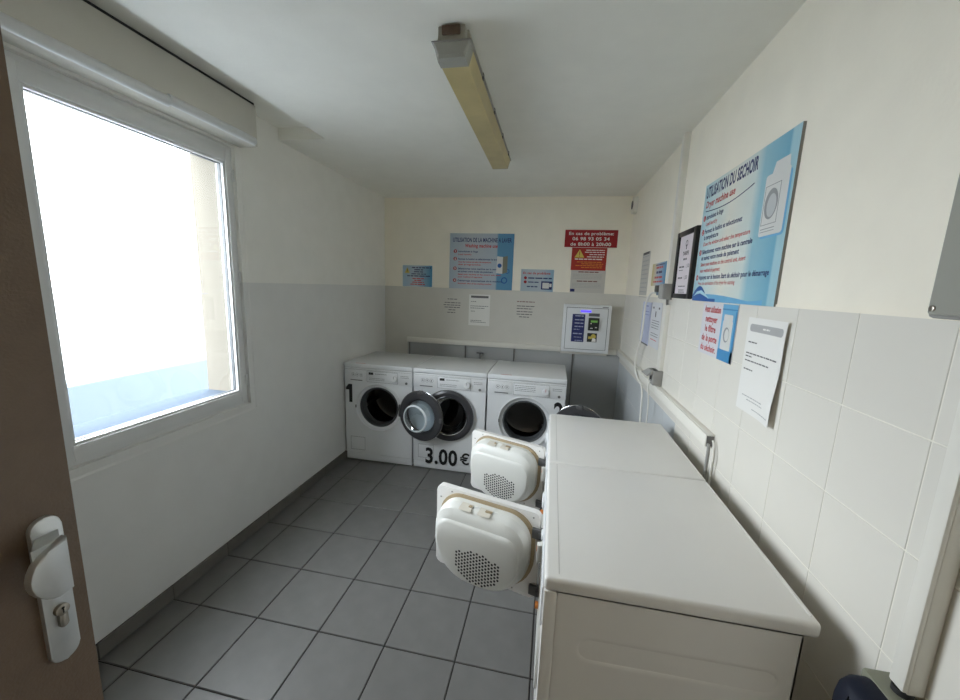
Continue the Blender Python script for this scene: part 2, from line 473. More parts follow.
# ---- front wall (behind the camera) with the doorway, short corridor beyond
DX0, DX1, DZ = -0.735, 0.22, 2.06
wf = MB().box(XL, DX0, YF - 0.12, YF, 0, ZC).box(DX1, XR, YF - 0.12, YF, 0, ZC).box(DX0, DX1, YF - 0.12, YF, DZ, ZC)
wf.box(XL - 0.2, XR + 0.2, YF - 1.65, YF - 1.55, -0.1, 2.42).box(XL - 0.2, XL, YF - 1.55, YF, -0.1, 2.42).box(XR, XR + 0.2, YF - 1.55, YF, -0.1, 2.42)
tag(mesh_obj('wall_front', wf, M_upper, smooth=False), 'cream wall with the doorway behind the camera', 'wall', kind='structure')
lamp = thing('corridor_fill_lamp', 'flat fill lamp added out of view in the corridor behind the doorway', 'ceiling lamp', FW, (-0.3, YF - 0.85, ZC))  # unseen lamp added for weak warm fill from behind the camera
mesh_obj('diffuser', MB().box(-0.3, 0.3, -0.1, 0.1, -0.045, -0.01, 0.008), M_fill, lamp)
mesh_obj('base', MB().box(-0.31, 0.31, -0.11, 0.11, -0.01, 0.0), M_lamp, lamp)

# ---- plinth tiles along the left wall
bl = tag(mesh_obj('baseboard_left', MB().box(XL, XL + 0.006, YF, YB, 0, 0.072), M_grout, smooth=False), 'dark grey tile plinth along the left wall', 'baseboard', kind='structure')
_pl_me = None
for j in range(math.floor((YF - TY) / S), math.ceil((YB - TY) / S)):
    y0, y1 = max(TY + j * S + 0.002, YF), min(TY + (j + 1) * S - 0.002, YB)
    if y1 - y0 < 0.02: continue
    mb = MB().box(XL + 0.005, XL + 0.011, y0, y1, 0.003, 0.074, 0.0015, 1)
    mesh_obj('plinth_tile', mb, M_plinth, bl, smooth=False)

# ---- outside: ground and a pale parapet below the sky
tag(mesh_obj('ground_outside', MB().box(-40, XL - WT - 0.05, -30, 40, -0.35, -0.3), M_ground, smooth=False), 'pale ground outside the window', 'ground', kind='structure')
tag(mesh_obj('parapet_wall', MB().box(-3.05, -2.9, -6, 12, -0.3, 0.80, 0.01), M_para), 'pale blue low wall outside the window', 'low wall', kind='structure')

# ================================================================== WINDOW
FX = XL - 0.02                      # room-side face of the window frame
win = thing('window_1', 'white framed window blown out by daylight in the left wall', 'window', FL, (FX, WY0, WZ0), kind='structure')
W, H = WY1 - WY0, WZ1 - WZ0
def ringbox(u0, u1, v0, v1, wu0, wu1, wv0, wv1, n0, n1, bev=0.004):
    mb = MB()
    mb.box(u0, u0 + wu0, v0, v1, n0, n1, bev).box(u1 - wu1, u1, v0, v1, n0, n1, bev)
    mb.box(u0 + wu0 - 0.001, u1 - wu1 + 0.001, v0, v0 + wv0, n0, n1, bev).box(u0 + wu0 - 0.001, u1 - wu1 + 0.001, v1 - wv1, v1, n0, n1, bev)
    return mb
gu0, gu1, gv0, gv1 = 1.010 - WY0, 1.751 - WY0, 0.888 - WZ0, 2.072 - WZ0
mesh_obj('window_frame', ringbox(0.0, W, 0.0, H, 0.06, 0.028, 0.035, 0.04, -0.065, 0.0), M_pvc, win)
mesh_obj('sash', ringbox(0.045, W - 0.016, 0.02, H - 0.022, gu0 - 0.045 - 0.012, W - 0.016 - gu1 - 0.012, gv0 - 0.02 - 0.012, H - 0.022 - gv1 - 0.012, -0.055, 0.010), M_pvc, win)
mesh_obj('glazing_bead', ringbox(gu0 - 0.013, gu1 + 0.013, gv0 - 0.013, gv1 + 0.013, 0.013, 0.013, 0.013, 0.013, -0.03, 0.004, 0.003), M_pvc, win)
mesh_obj('gasket', ringbox(gu0 - 0.001, gu1 + 0.001, gv0 - 0.001, gv1 + 0.001, 0.004, 0.004, 0.004, 0.004, -0.03, -0.012, 0.0), M_rubber, win)
mesh_obj('pane', MB().box(gu0 - 0.006, gu1 + 0.006, gv0 - 0.006, gv1 + 0.006, -0.026, -0.022), M_pane, win, smooth=False)
for v in (0.14, H * 0.52, H - 0.14): mesh_obj('hinge_cover', MB().box(W - 0.020, W - 0.006, v - 0.03, v + 0.03, 0.0, 0.016, 0.004), M_pvc, win)
# chamfered plaster surround: sill below, jambs beside the frame
def wedge(pts, horiz, a0, a1):
    return MB().loft([[(a, p, q) for p, q in pts] if horiz else [(p, a, q) for p, q in pts] for a in (a0, a1)])
mesh_obj('inner_sill', wedge([(-0.042, 0.019), (-0.042, 0.024), (0.004, 0.004), (0.004, -0.02), (-0.001, -0.02), (-0.001, 0.019)], True, -0.02, W + 0.036), M_wleft, win, smooth=False)
mesh_obj('jamb_bevel', wedge([(W + 0.036, 0.0195), (W + 0.036, 0.023), (W - 0.002, 0.004), (W - 0.002, -0.01), (W - 0.0005, -0.01), (W - 0.0005, 0.0195)], False, -0.04, H), M_wleft, win, smooth=False)

# ---- roller shutter box above the window
bx0 = XL + 0.109
sb = thing('roller_shutter_box', 'cream roller shutter box above the window', 'shutter box', FL, (XL, 0.86, 2.165))
mesh_obj('casing', MB().box(0, 0.99, 0.010, 0.205, 0.0, 0.109, 0.003), M_box, sb)
mesh_obj('top_gap_shade', MB().box(0, 0.99, 0.208, 0.219, 0.0, 0.10), M_dark, sb, smooth=False)  # dark strip standing in for the shaded gap above the casing
def half_round(u0, u1, v, r, dn):
    rings = []
    for u in (u0, u1):
        rings.append([(u, v + r * math.sin(math.radians(a)), dn + r * 0.9 * math.cos(math.radians(a))) for a in range(-90, 91, 15)])
    return MB().loft(rings)
mesh_obj('cover_strip', half_round(0.03, 0.516, 0.020, 0.021, 0.109), M_pvc, sb)
mesh_obj('cover_strip', half_round(0.518, 0.965, 0.029, 0.021, 0.109), M_pvc, sb)

# ================================================================== BROWN DOOR
door = thing('door_1', 'brown painted door leaf standing open at the left edge', 'door', FL, (-0.69, 0.4025, 0.005), kind='structure')
_dm = Matrix.Rotation(math.radians(0), 3, 'Z') @ FL
mesh_obj('leaf', MB().box(-0.86, 0.0, 0.0, 2.04, -0.04, 0.0, 0.002), M_brown, door)
PU0, PU1 = 0.346 - 0.4025, 0.3805 - 0.4025
hd = mesh_obj('handle_plate', MB().prism(rrect(PU0, PU1, 0.923, 1.155, 0.0165, k=8), 0.0, 0.008, 0.002), M_alu, door)
mesh_obj('handle_stem', MB().loft([[(-0.052, 1.104, 0.006), (-0.026, 1.104, 0.006), (-0.026, 1.130, 0.006), (-0.052, 1.130, 0.006)], [(-0.076, 1.104, 0.042), (-0.046, 1.104, 0.042), (-0.046, 1.134, 0.042), (-0.076, 1.134, 0.042)]]), M_alu, door)
# D-shaped pull: straight on the lock side, rounded towards the hinge
kd = [(-0.044, 1.134), (-0.044, 1.060)]
for t in range(0, 13):
    a = math.radians(270 - 180 * t / 12)
    kd.append((-0.052 + 0.036 * math.cos(a) * (1.0), 1.097 + 0.0385 * math.sin(a)))
KD = [(-0.043, 1.058), (-0.043, 1.137)]
for t in range(1, 12):
    a = math.radians(90 + 180 * t / 12 + (8 if t < 11 else 0))
    KD.append((-0.050 + 0.036 * math.cos(a), 1.0965 - 0.004 + 0.0385 * math.sin(a)))
mesh_obj('pull_knob', MB().prism(KD, 0.040, 0.052, 0.003), M_alu, door)
kc = mesh_obj('lock_cylinder', MB().prism(circ(-0.039, 1.008, 0.0085, 20), 0.008, 0.014, 0.001).prism(rrect(-0.044, -0.034, 0.980, 1.006, 0.004), 0.008, 0.0135, 0.001), M_brass, door)
mesh_obj('keyhole', MB().box(-0.0398, -0.0382, 1.003, 1.012, 0.0141, 0.0144).prism(circ(-0.039, 1.011, 0.002, 10), 0.0141, 0.0144), M_black, kc, smooth=False)
mesh_obj('edge_strip', MB().box(-0.001, 0.0015, 0.0, 2.04, -0.034, -0.006), M_alu, door, smooth=False)

# ================================================================== WASHING MACHINES
WX, WYF, WPITCH = -1.652, 2.793, 0.6
def washer_door(parent, hinge_side, ang, cu=0.3, cv=0.487):
    """porthole door hung on the right, swung open; built flat then turned about its hinge"""
    R = 0.200
    hu = cu + 0.205
    o = bpy.data.objects.new('door', None)
    # ring, opened: local frame with u measured from the hinge, inner face towards +n
    A = Matrix.Rotation(math.radians(ang), 4, 'Y')
    T = Matrix.Translation((hu, 0, 0.018)) @ A
    def put(mb):
        bmesh.ops.transform(mb.bm, matrix=T, verts=mb.bm.verts); return mb
    c = (0.203, cv)
    ring = MB().lathe(c[0], c[1], [(0.128, 0.0), (R - 0.012, 0.0), (R, 0.008), (R, 0.022), (R - 0.01, 0.032), (0.15, 0.036), (0.138, 0.030), (0.128, 0.02)], 56, close=True)
    d = mesh_obj('door', put(ring), M_dgrey, parent)
    bowl = MB().lathe(c[0], c[1], [(0.130, 0.022), (0.128, 0.045), (0.120, 0.075), (0.108, 0.095), (0.100, 0.102), (0.0985, 0.100), (0.085, 0.088), (0.04, 0.080), (0.001, 0.079)], 48)
    mesh_obj('glass_bowl', put(bowl), M_bowl, d)
    mesh_obj('bowl_rim', put(MB().lathe(c[0], c[1], [(0.109, 0.094), (0.101, 0.1035), (0.096, 0.1035), (0.094, 0.099)], 48)), mat('bowl_white', (0.80, 0.86, 0.90), 0.2), d)
    mesh_obj('outer_cover', put(MB().lathe(c[0], c[1], [(0.150, -0.002), (0.12, -0.006), (0.001, -0.008)], 48)), mat('cover_reflection_blue', (0.72, 0.80, 0.86), 0.15), d)  # pale blue stands in for the window's reflection in the bowl
    mesh_obj('chrome_trim', put(MB().lathe(c[0], c[1], [(R - 0.004, -0.001), (R + 0.001, 0.004), (R + 0.001, 0.008), (R - 0.004, 0.010)], 56, close=True)), M_chrome, d)
    mesh_obj('latch', put(MB().box(c[0] + R - 0.02, c[0] + R + 0.004, cv - 0.018, cv + 0.018, 0.012, 0.042, 0.004)), M_hinge, d)
    mesh_obj('grip', put(MB().box(c[0] - 0.02, c[0] + 0.02, cv + R - 0.02, cv + R + 0.006, 0.01, 0.04, 0.004)), M_hinge, d)
    bpy.data.objects.remove(o)
    return d

def washer(idx, label, number, model, opened):
    t = thing('washing_machine', label, 'washing machine', FB, (WX + idx * WPITCH, WYF, 0.0), 'front loading washing machines along the back wall')
    w = 0.596; D = 0.565; cu, cv = 0.298, 0.487
    body = MB()
    body.hole_panel(0.002, w, 0.075, 0.812, cu, cv, 0.192, 0.0)
    body.box(0.002, 0.006, 0.075, 0.812, -D, 0.0).box(w - 0.004, w, 0.075, 0.812, -D, 0.0).box(0.002, w, 0.075, 0.812, -D, -D + 0.004).box(0.002, w, 0.075, 0.08, -D, -0.001)
    mesh_obj('body', body, M_enamel, t, smooth=False)
    mesh_obj('worktop', MB().box(0.001, w - 0.001, 0.815, 0.85, -D - 0.002, 0.006, 0.005, 3), M_enamel, t)
    mesh_obj('kick_plate', MB().box(0.006, w - 0.004, 0.012, 0.07, -D + 0.01, -0.006, 0.003), M_enamel, t)
    for a in (0.05, w - 0.05):
        for b in (-0.06, -D + 0.05):
            mesh_obj('foot', MB().prism(circ(a, 0, 0.02, 12), 0, 0.014), M_hinge, t).matrix_local = Matrix(((1, 0, 0, 0), (0, 0, 1, 0), (0, -1, 0, b), (0, 0, 0, 1)))
    # recessed porthole surround, rubber gasket, drum
    mesh_obj('porthole_ring', MB().lathe(cu, cv, [(0.207, 0.0005), (0.206, 0.005), (0.198, 0.0065), (0.192, 0.001), (0.186, -0.012), (0.168, -0.018), (0.166, -0.03)], 56), M_panelw, t)
    mesh_obj('gasket', MB().lathe(cu, cv, [(0.170, -0.016), (0.164, -0.010), (0.156, -0.014), (0.150, -0.04), (0.158, -0.06), (0.148, -0.085), (0.160, -0.10)], 56), M_rubber, t)
    dr = mesh_obj('drum', MB().lathe(cu, cv, [(0.150, -0.09), (0.158, -0.105), (0.235, -0.115), (0.238, -0.13), (0.238, -0.42), (0.20, -0.44), (0.001, -0.44)], 56), M_steel, t)
    for k in range(3):
        a = math.radians(70 + 120 * k); ca, sa = math.cos(a), math.sin(a)
        ring = []
        for n_, hgt, hw in ((-0.135, 0.03, 0.02), (-0.16, 0.06, 0.028), (-0.38, 0.06, 0.028), (-0.405, 0.03, 0.02)):
            pr = [(0.236, -hw), (0.236 - hgt, -hw * 0.4), (0.236 - hgt, hw * 0.4), (0.236, hw)]
            ring.append([(cu + r_ * ca - s_ * sa, cv + r_ * sa + s_ * ca, n_) for r_, s_ in pr])
        mesh_obj('drum_paddle', MB().loft(ring), M_panelw if k == 0 else M_steel, dr)
    mesh_obj('door_catch', MB().box(cu - 0.199, cu - 0.191, cv - 0.012, cv + 0.012, 0.004, 0.011, 0.002), M_hinge, t)
    # fascia
    mesh_obj('fascia', MB().box(0.004, w - 0.002, 0.695, 0.812, -0.01, 0.006, 0.003), M_panelw, t)
    dw = mesh_obj('detergent_drawer', MB().box(0.045, 0.195, 0.705, 0.795, 0.0, 0.009, 0.003), M_panelw, t)
    mesh_obj('drawer_grip', MB().box(0.060, 0.165, 0.7075, 0.7145, 0.009, 0.0097), M_line, dw, smooth=False)
    ic = MB()
    for q in (0.085, 0.120, 0.155):
        ic.lathe(q, 0.757, [(0.0155, 0.0098), (0.0140, 0.0098)], 20)
        ic.box(q - 0.004, q + 0.003, 0.751, 0.763, 0.0093, 0.0098)
    mesh_obj('drawer_icons', ic, M_line, dw, smooth=False)
    cp = mesh_obj('control_panel', MB().box(0.203, 0.475, 0.702, 0.797, 0.004, 0.0095, 0.003), M_enamel, t)
    gl = ringbox(0.205, 0.473, 0.704, 0.795, 0.0016, 0.0016, 0.0016, 0.0016, 0.0094, 0.0099, 0.0)
    mesh_obj('panel_outline', gl, M_line, cp, smooth=False)
    if model == 'display':
        mesh_obj('display', MB().box(0.222, 0.262, 0.765, 0.785, 0.0094, 0.0104, 0.0005), M_black, cp, smooth=False)
        pr = MB().words(0.275, 0.38, 0.772, 0.004, 0.0098).words(0.225, 0.36, 0.735, 0.003, 0.0098).words(0.225, 0.36, 0.722, 0.003, 0.0098)
    else:
        pr = MB()
        for v in (0.775, 0.762, 0.749, 0.736): pr.words(0.215, 0.37, v, 0.0035, 0.0098)
    mesh_obj('panel_print', pr, M_line, cp, smooth=False)
    kb = mesh_obj('program_knob', MB().lathe(0.445, 0.745, [(0.026, 0.009), (0.025, 0.024), (0.021, 0.028), (0.001, 0.028)], 28), M_panelw, t)
    mesh_obj('pointer', MB().box(0.4435, 0.4465, 0.748, 0.768, 0.028, 0.0286), M_red if model != 'display' else M_line, kb, smooth=False)
    mesh_obj('start_button', MB().prism(circ(0.545, 0.715, 0.010, 16), 0.006, 0.011, 0.001), M_line, t)
    mesh_obj('side_print', MB().words(0.495, 0.565, 0.770, 0.003, 0.0064).words(0.495, 0.565, 0.757, 0.003, 0.0064).quad(0.010, w - 0.008, 0.799, 0.8005, 0.0064), M_line, t, smooth=False)
    # service flap, brand plate on the worktop edge
    mesh_obj('service_flap', MB().box(0.050, 0.175, 0.105, 0.215, -0.004, 0.002, 0.0015), M_enamel, t)
    mesh_obj('flap_gap', ringbox(0.0475, 0.1775, 0.1025, 0.2175, 0.002, 0.002, 0.002, 0.002, 0.0, 0.0006, 0.0), M_line, t, smooth=False)
    mesh_obj('brand_plate', MB().box(0.10, 0.185, 0.8500, 0.8506, -0.012, -0.003), M_wred if idx != 1 else M_ink, t, smooth=False)
    if not opened:
        d = mesh_obj('door', MB().lathe(cu, cv, [(0.150, 0.010), (0.160, 0.030), (0.188, 0.036), (0.204, 0.028), (0.210, 0.014), (0.208, 0.002), (0.150, 0.002)], 64, close=True), M_dgrey, t)
        mesh_obj('chrome_trim', MB().lathe(cu, cv, [(0.160, 0.030), (0.158, 0.034), (0.153, 0.032), (0.152, 0.024)], 64), M_chrome, d)
        mesh_obj('chrome_trim', MB().lathe(cu, cv, [(0.2105, 0.012), (0.2115, 0.016), (0.2085, 0.022), (0.2065, 0.020)], 64), M_chrome, d)
        mesh_obj('glass_bowl', MB().lathe(cu, cv, [(0.153, 0.020), (0.145, 0.012), (0.135, -0.03), (0.11, -0.055), (0.05, -0.062), (0.001, -0.063)], 48), M_bowld, d)
        mesh_obj('door_grip', MB().box(cu + 0.172, cu + 0.2, cv - 0.03, cv + 0.03, 0.030, 0.040, 0.005), M_dgrey, d)
    else:
        mesh_obj('hinge', MB().box(cu + 0.185, cu + 0.215, cv - 0.05, cv + 0.05, 0.0, 0.022, 0.004), M_hinge, t)
        washer_door(t, 1, opened)
    tx = MB()
    if number == '1':
        tx.prism([(0.012, 0.640), (0.036, 0.670), (0.068, 0.670), (0.068, 0.515), (0.040, 0.515), (0.040, 0.622), (0.012, 0.622)], 0.0002, 0.0008)
    elif number == '2':
        tx.text('2', 0.512, 0.520, 0.148, 0.072, 0.0006, 0.025)
    else:
        tx.text('3.00', 0.112, 0.064, 0.128, 0.268, 0.0032, 0.030)
        tx.text('€', 0.402, 0.085, 0.090, 0.078, 0.0032, 0.02)
    mesh_obj('number_sticker', tx, M_black, t, smooth=False)
    return t
washer(0, 'white washing machine marked 1 in the left corner, porthole door swung open', '1', 'display', -15.0)
washer(1, 'white washing machine marked 3.00€ in the middle, dark porthole door shut', '3', 'display', None)
washer(2, 'white washing machine marked 2 nearest the tumble dryers, porthole door open', '2', 'dial', -17.0)

# ================================================================== TUMBLE DRYERS
def dryer(y0, y1, label, door_deg, hinge_u):
    """frame FR: u runs towards the camera (-y), v up, n towards the room (-x)"""
    w = y1 - y0; D = 0.532; DT = 0.560
    t = thing('tumble_dryer', label, 'tumble dryer', FR, (0.023, y1, 0.0), 'tumble dryers along the right wall')
    cu, cv, R = w / 2, 0.50, 0.175
    body = MB().hole_panel(0.004, w - 0.004, 0.07, 0.81, cu, cv, R, -0.003)
    body.box(0.004, 0.008, 0.02, 0.811, -D, -0.003).box(0.004, w - 0.004, 0.02, 0.811, -D, -D + 0.004).box(0.006, w - 0.006, 0.02, 0.07, -D, -0.02).box(w - 0.014, w - 0.006, 0.02, 0.814, -D, -0.02).box(0.004, w - 0.006, 0.808, 0.814, -D, -0.01)
    mesh_obj('body', body, M_dry, t, smooth=False)
    # near side sheet with the pressed stadium groove and folded front edge
    nu, nv = 70, 120
    sp = MB()
    grid = []
    uu = w - 0.004
    n_of = lambda a: -0.033 - a * (D - 0.033)
    for j in range(nv + 1):
        row = []
        for i in range(nu + 1):
            x = i / nu * (D - 0.033); z = 0.02 + (0.8142 - 0.02) * j / nv
            xx = x + 0.033
            a, b = (0.115, 0.678), (0.475, 0.686)
            tt = max(0, min(1, ((xx - a[0]) * (b[0] - a[0])) / ((b[0] - a[0]) ** 2)))
            dist = math.hypot(xx - (a[0] + tt * (b[0] - a[0])), z - (a[1] + tt * (b[1] - a[1])))
            q_ = max(0.0, min(1.0, (0.031 - dist) / 0.016))
            dep = 0.0075 * q_ * q_ * (3 - 2 * q_)
            row.append(sp.bm.verts.new((uu - dep, z, -xx)))
        grid.append(row)
    for j in range(nv):
        for i in range(nu): sp.bm.faces.new((grid[j][i], grid[j][i + 1], grid[j + 1][i + 1], grid[j + 1][i]))
    mesh_obj('side_panel', sp, M_dry, t, angle=60)
    mesh_obj('front_edge', MB().box(w - 0.016, w - 0.0035, 0.03, 0.8142, -0.0315, -0.002, 0.003), M_dry, t)
    mesh_obj('worktop', MB().box(0.0005, w - 0.0005, 0.815, 0.85, -DT, 0.0, 0.010, 4), M_dry, t)
    mesh_obj('worktop_groove', MB().box(0.012, w - 0.02, 0.8499, 0.8503, -0.0345, -0.033), mat('groove_shade', (0.50, 0.49, 0.47), 0.5), t, smooth=False)
    mesh_obj('worktop_rim', MB().box(0.012, w - 0.02, 0.8495, 0.8512, -DT + 0.014, -DT + 0.010), M_dry, t, smooth=False)
    mesh_obj('stamp', MB().prism(rrect(0.088, 0.122, 0.822, 0.835, 0.006), 0, 0.0008), M_dry, t).matrix_local = Matrix(((0, 0, 1, w - 0.001), (0, 1, 0, 0), (-1, 0, 0, 0), (0, 0, 0, 1)))
    for a in (0.05, w - 0.05):
        for b in (-0.06, -D + 0.05):
            mesh_obj('foot', MB().prism(circ(a, 0, 0.02, 12), 0, 0.0205), M_hinge, t).matrix_local = Matrix(((1, 0, 0, 0), (0, 0, 1, 0), (0, -1, 0, b), (0, 0, 0, 1)))
    # front: control fascia, knob, port, drum
    mesh_obj('fascia', MB().box(0.006, w - 0.017, 0.705, 0.811, -0.003, 0.004, 0.003), M_panelw, t)
    mesh_obj('fascia_print', MB().words(0.36, 0.55, 0.775, 0.005, 0.0043).words(0.36, 0.55, 0.755, 0.005, 0.0043).words(0.36, 0.55, 0.735, 0.005, 0.0043), M_line, t, smooth=False)
    mesh_obj('program_knob', MB().lathe(0.12, 0.758, [(0.028, 0.003), (0.027, 0.010), (0.022, 0.013), (0.001, 0.013)], 28), M_panelw, t)
    bt = mesh_obj('start_button', MB().box(0.30, 0.33, 0.748, 0.768, 0.003, 0.010, 0.003), M_panelw, t)
    mesh_obj('port_collar', MB().lathe(cu, cv, [(R + 0.03, -0.003), (R + 0.028, 0.004), (R, 0.002), (R - 0.01, -0.06), (R + 0.02, -0.075)], 48), M_cream, t)
    dr = mesh_obj('drum', MB().lathe(cu, cv, [(R - 0.012, -0.06), (R - 0.005, -0.075), (0.255, -0.08), (0.258, -0.10), (0.258, -0.48), (0.001, -0.48)], 48), M_steel, t)
    mesh_obj('kick_plate', MB().box(0.006, w - 0.018, 0.022, 0.068, -0.02, -0.008, 0.002), M_dry, t)
    # strike with its orange contact, beside the hinges
    st = mesh_obj('door_strike', MB().box(0.150, 0.172, 0.545, 0.615, -0.003, 0.020, 0.003), M_cream, t)
    mesh_obj('strike_insert', MB().box(0.152, 0.170, 0.590, 0.602, 0.018, 0.0212, 0.0005), M_orange, st, smooth=False)
    mesh_obj('indicator', MB().prism(circ(0.165, 0.372, 0.012, 14), -0.003, 0.014, 0.001), M_orange, t)
    # ---- open door: u axis from the hinge outwards, n towards the camera side (inner face)
    L, V0, V1 = 0.452, 0.325, 0.682
    a = math.radians(door_deg)
    # door frame inside t: direction out of the machine = +n turned by a towards -u (away from the camera)
    du = Vector((-math.sin(a), 0, math.cos(a))); dn = Vector((math.cos(a), 0, math.sin(a))); dv = Vector((0, 1, 0))
    T = Matrix((du, dv, dn)).transposed().to_4x4(); T.translation = Vector((hinge_u, 0, 0.010))
    def put(mb): bmesh.ops.transform(mb.bm, matrix=T, verts=mb.bm.verts); return mb
    d = mesh_obj('door', put(MB().prism(rrect(0.006, L, V0, V1, 0.022), -0.028, 0.0, 0.004, 3)), M_dry, t)
    def ring(u0, u1, v0, v1, rb, rt, n): return [(x, y, n) for x, y in rrect(u0, u1, v0, v1, rb, rt, 9)]
    B = (0.030, 0.418, 0.345, 0.662)
    mesh_obj('door_seal', put(MB().loft([ring(B[0] - .012, B[1] + .010, B[2] - .012, B[3] + .010, 0.165, 0.10, 0.0), ring(B[0] - .012, B[1] + .010, B[2] - .012, B[3] + .010, 0.165, 0.10, 0.008), ring(B[0] - .003, B[1] + .001, B[2] - .003, B[3] + .001, 0.165, 0.10, 0.012)], False, True)), M_seal, d)
    hs = MB().loft([ring(B[0], B[1], B[2], B[3], 0.160, 0.095, 0.006),
                    ring(B[0], B[1], B[2], B[3], 0.160, 0.095, 0.040),
                    ring(B[0] + .004, B[1] - .002, B[2] + .004, B[3] - .004, 0.158, 0.09, 0.046),
                    ring(B[0] + .005, B[1] - .003, B[2] + .005, B[3] - .006, 0.158, 0.09, 0.056),
                    ring(B[0] + .008, B[1] - .005, B[2] + .008, B[3] - .016, 0.156, 0.085, 0.070),
                    ring(B[0] + .016, B[1] - .012, B[2] + .015, B[3] - .040, 0.150, 0.08, 0.082),
                    ring(B[0] + .022, B[1] - .017, B[2] + .020, B[3] - .056, 0.147, 0.06, 0.085),
                    ring(B[0] + .024, B[1] - .019, B[2] + .022, B[3] - .060, 0.146, 0.06, 0.090),
                    ring(B[0] + .032, B[1] - .026, B[2] + .030, B[3] - .068, 0.140, 0.055, 0.094)])
    h = mesh_obj('filter_housing', put(hs), M_cream, d, angle=28)
    vh = MB(); cuv, cvv = 0.214, 0.450
    for i in range(-8, 9):
        for j in range(-6, 7):
            x = i * 0.0126; y = j * 0.0140 + (0.0070 if i % 2 else 0)
            if (x / 0.098) ** 2 + (max(y, 0) / 0.062) ** 2 + (min(y, 0) / 0.075) ** 2 < 1.0 or (abs(x) < 0.09 and 0 < y < 0.045):
                vh.poly(circ(cuv + x, cvv + y, 0.0051, 6), 0.0944)
    mesh_obj('vent_holes', put(vh), M_black, h, smooth=False)
    for q, ww in ((0.285, 0.050), (0.205, 0.050)):
        nb = MB().loft([[(q - ww / 2, B[3] - 0.0035, 0.020), (q + ww / 2, B[3] - 0.0035, 0.020), (q + ww / 2, B[3] + 0.0010, 0.038), (q - ww / 2, B[3] + 0.0010, 0.038)],
                 [(q - ww / 2, B[3] - 0.009, 0.074), (q + ww / 2, B[3] - 0.009, 0.074), (q + ww / 2, B[3] - 0.004, 0.062), (q - ww / 2, B[3] - 0.004, 0.062)]])
        mesh_obj('finger_grip', put(nb), mat('inner_cream_plastic', (0.66, 0.62, 0.54), 0.4), h)
    for q, g_ in ((0.270, 0.006), (0.192, 0.013)): mesh_obj('grip_slot', put(MB().box(q - g_, q + g_, B[3] - 0.004, B[3] + 0.0013, 0.042, 0.054, 0.001)), M_seal, h, smooth=False)
    sc = MB()
    for x, y in ((0.03, V1 - 0.02), (0.12, V1 - 0.014), (0.38, V1 - 0.014), (L - 0.02, V1 - 0.05), (0.10, V0 + 0.014)):
        sc.prism(circ(x, y, 0.0035, 8), 0.0, 0.0012)
    mesh_obj('screw', put(sc), M_greyp, d, smooth=False)
    for v in (V1 - 0.075, V0 + 0.045):
        hg = mesh_obj('hinge', put(MB().box(-0.010, 0.030, v - 0.020, v + 0.020, 0.0, 0.014, 0.003).box(-0.014, 0.004, v - 0.012, v + 0.012, -0.02, 0.02, 0.003)), M_hinge, d)
    return t
dryer(0.789, 1.3925, 'near white tumble dryer with its filter door open, in the foreground', 15.0, 0.093)
dryer(1.3945, 1.983, 'far white tumble dryer behind the nearest one, filter door open', 21.0, 0.088)

# ================================================================== CEILING LIGHT
fl = thing('ceiling_light', 'long yellowed fluorescent ceiling light, unlit', 'ceiling light', FW, (-0.372, 1.305, ZC))
def trap(y, w0, w1, z0, z1): return [(-w0, y, z0), (-w1, y, z1), (w1, y, z1), (w0, y, z0)]
mesh_obj('housing', MB().loft([trap(0.03, 0.050, 0.060, 0, -0.045), trap(1.140, 0.050, 0.060, 0, -0.045)]), M_lamp, fl)
mesh_obj('diffuser', MB().loft([trap(0.052, 0.060, 0.046, -0.045, -0.094), trap(1.155, 0.060, 0.046, -0.045, -0.094)]), M_diff, fl, angle=20)
mesh_obj('end_cap', MB().loft([trap(0.0, 0.056, 0.040, -0.047, -0.082), trap(0.005, 0.061, 0.045, -0.045, -0.091), trap(0.014, 0.063, 0.048, -0.044, -0.096), trap(0.051, 0.063, 0.048, -0.044, -0.096)]), M_clear, fl, angle=20)
mesh_obj('end_cap', MB().loft([trap(1.156, 0.061, 0.047, -0.044, -0.095), trap(1.166, 0.055, 0.041, -0.047, -0.088)]), M_clear, fl, angle=20)
mesh_obj('gasket_rim', MB().box(-0.066, 0.066, -0.004, 1.166, -0.0475, -0.0425, 0.002), M_greyp, fl)
mesh_obj('end_plate', MB().box(-0.045, 0.045, 0.0, 0.03, -0.042, 0.0, 0.004), M_lamp, fl)
mesh_obj('cable_entry', MB().box(-0.030, 0.030, -0.010, 0.0, -0.030, -0.004, 0.003).lathe(0, 0, [(0.001, 0), (0.001, 0)], 6), M_rust, fl)
for y in (0.22, 0.50, 0.78, 1.04):
    for s in (-1, 1):
        mesh_obj('clip', MB().box(s * 0.0635 - 0.003, s * 0.0635 + 0.003, y - 0.009, y + 0.009, -0.056, -0.034, 0.002), M_hinge, fl)

# ================================================================== BACK WALL SIGNS
def sheet(name, label, cat, F, loc, w, h, m, th=0.003, group=None, core=None):
    """flat sheet with its lower left corner at loc"""
    t = thing(name, label, cat, F, loc, group)
    p = mesh_obj('sheet', MB().box(0, w, 0, h, 0, th), m, t, smooth=False)
    if core:
        p.data.materials.append(core)
        for f in p.data.polygons:
            if f.normal.z < 0.5: f.material_index = 1
    return t
def PT(parent, name, mb, m): return mesh_obj(name, mb, m, parent, smooth=False)

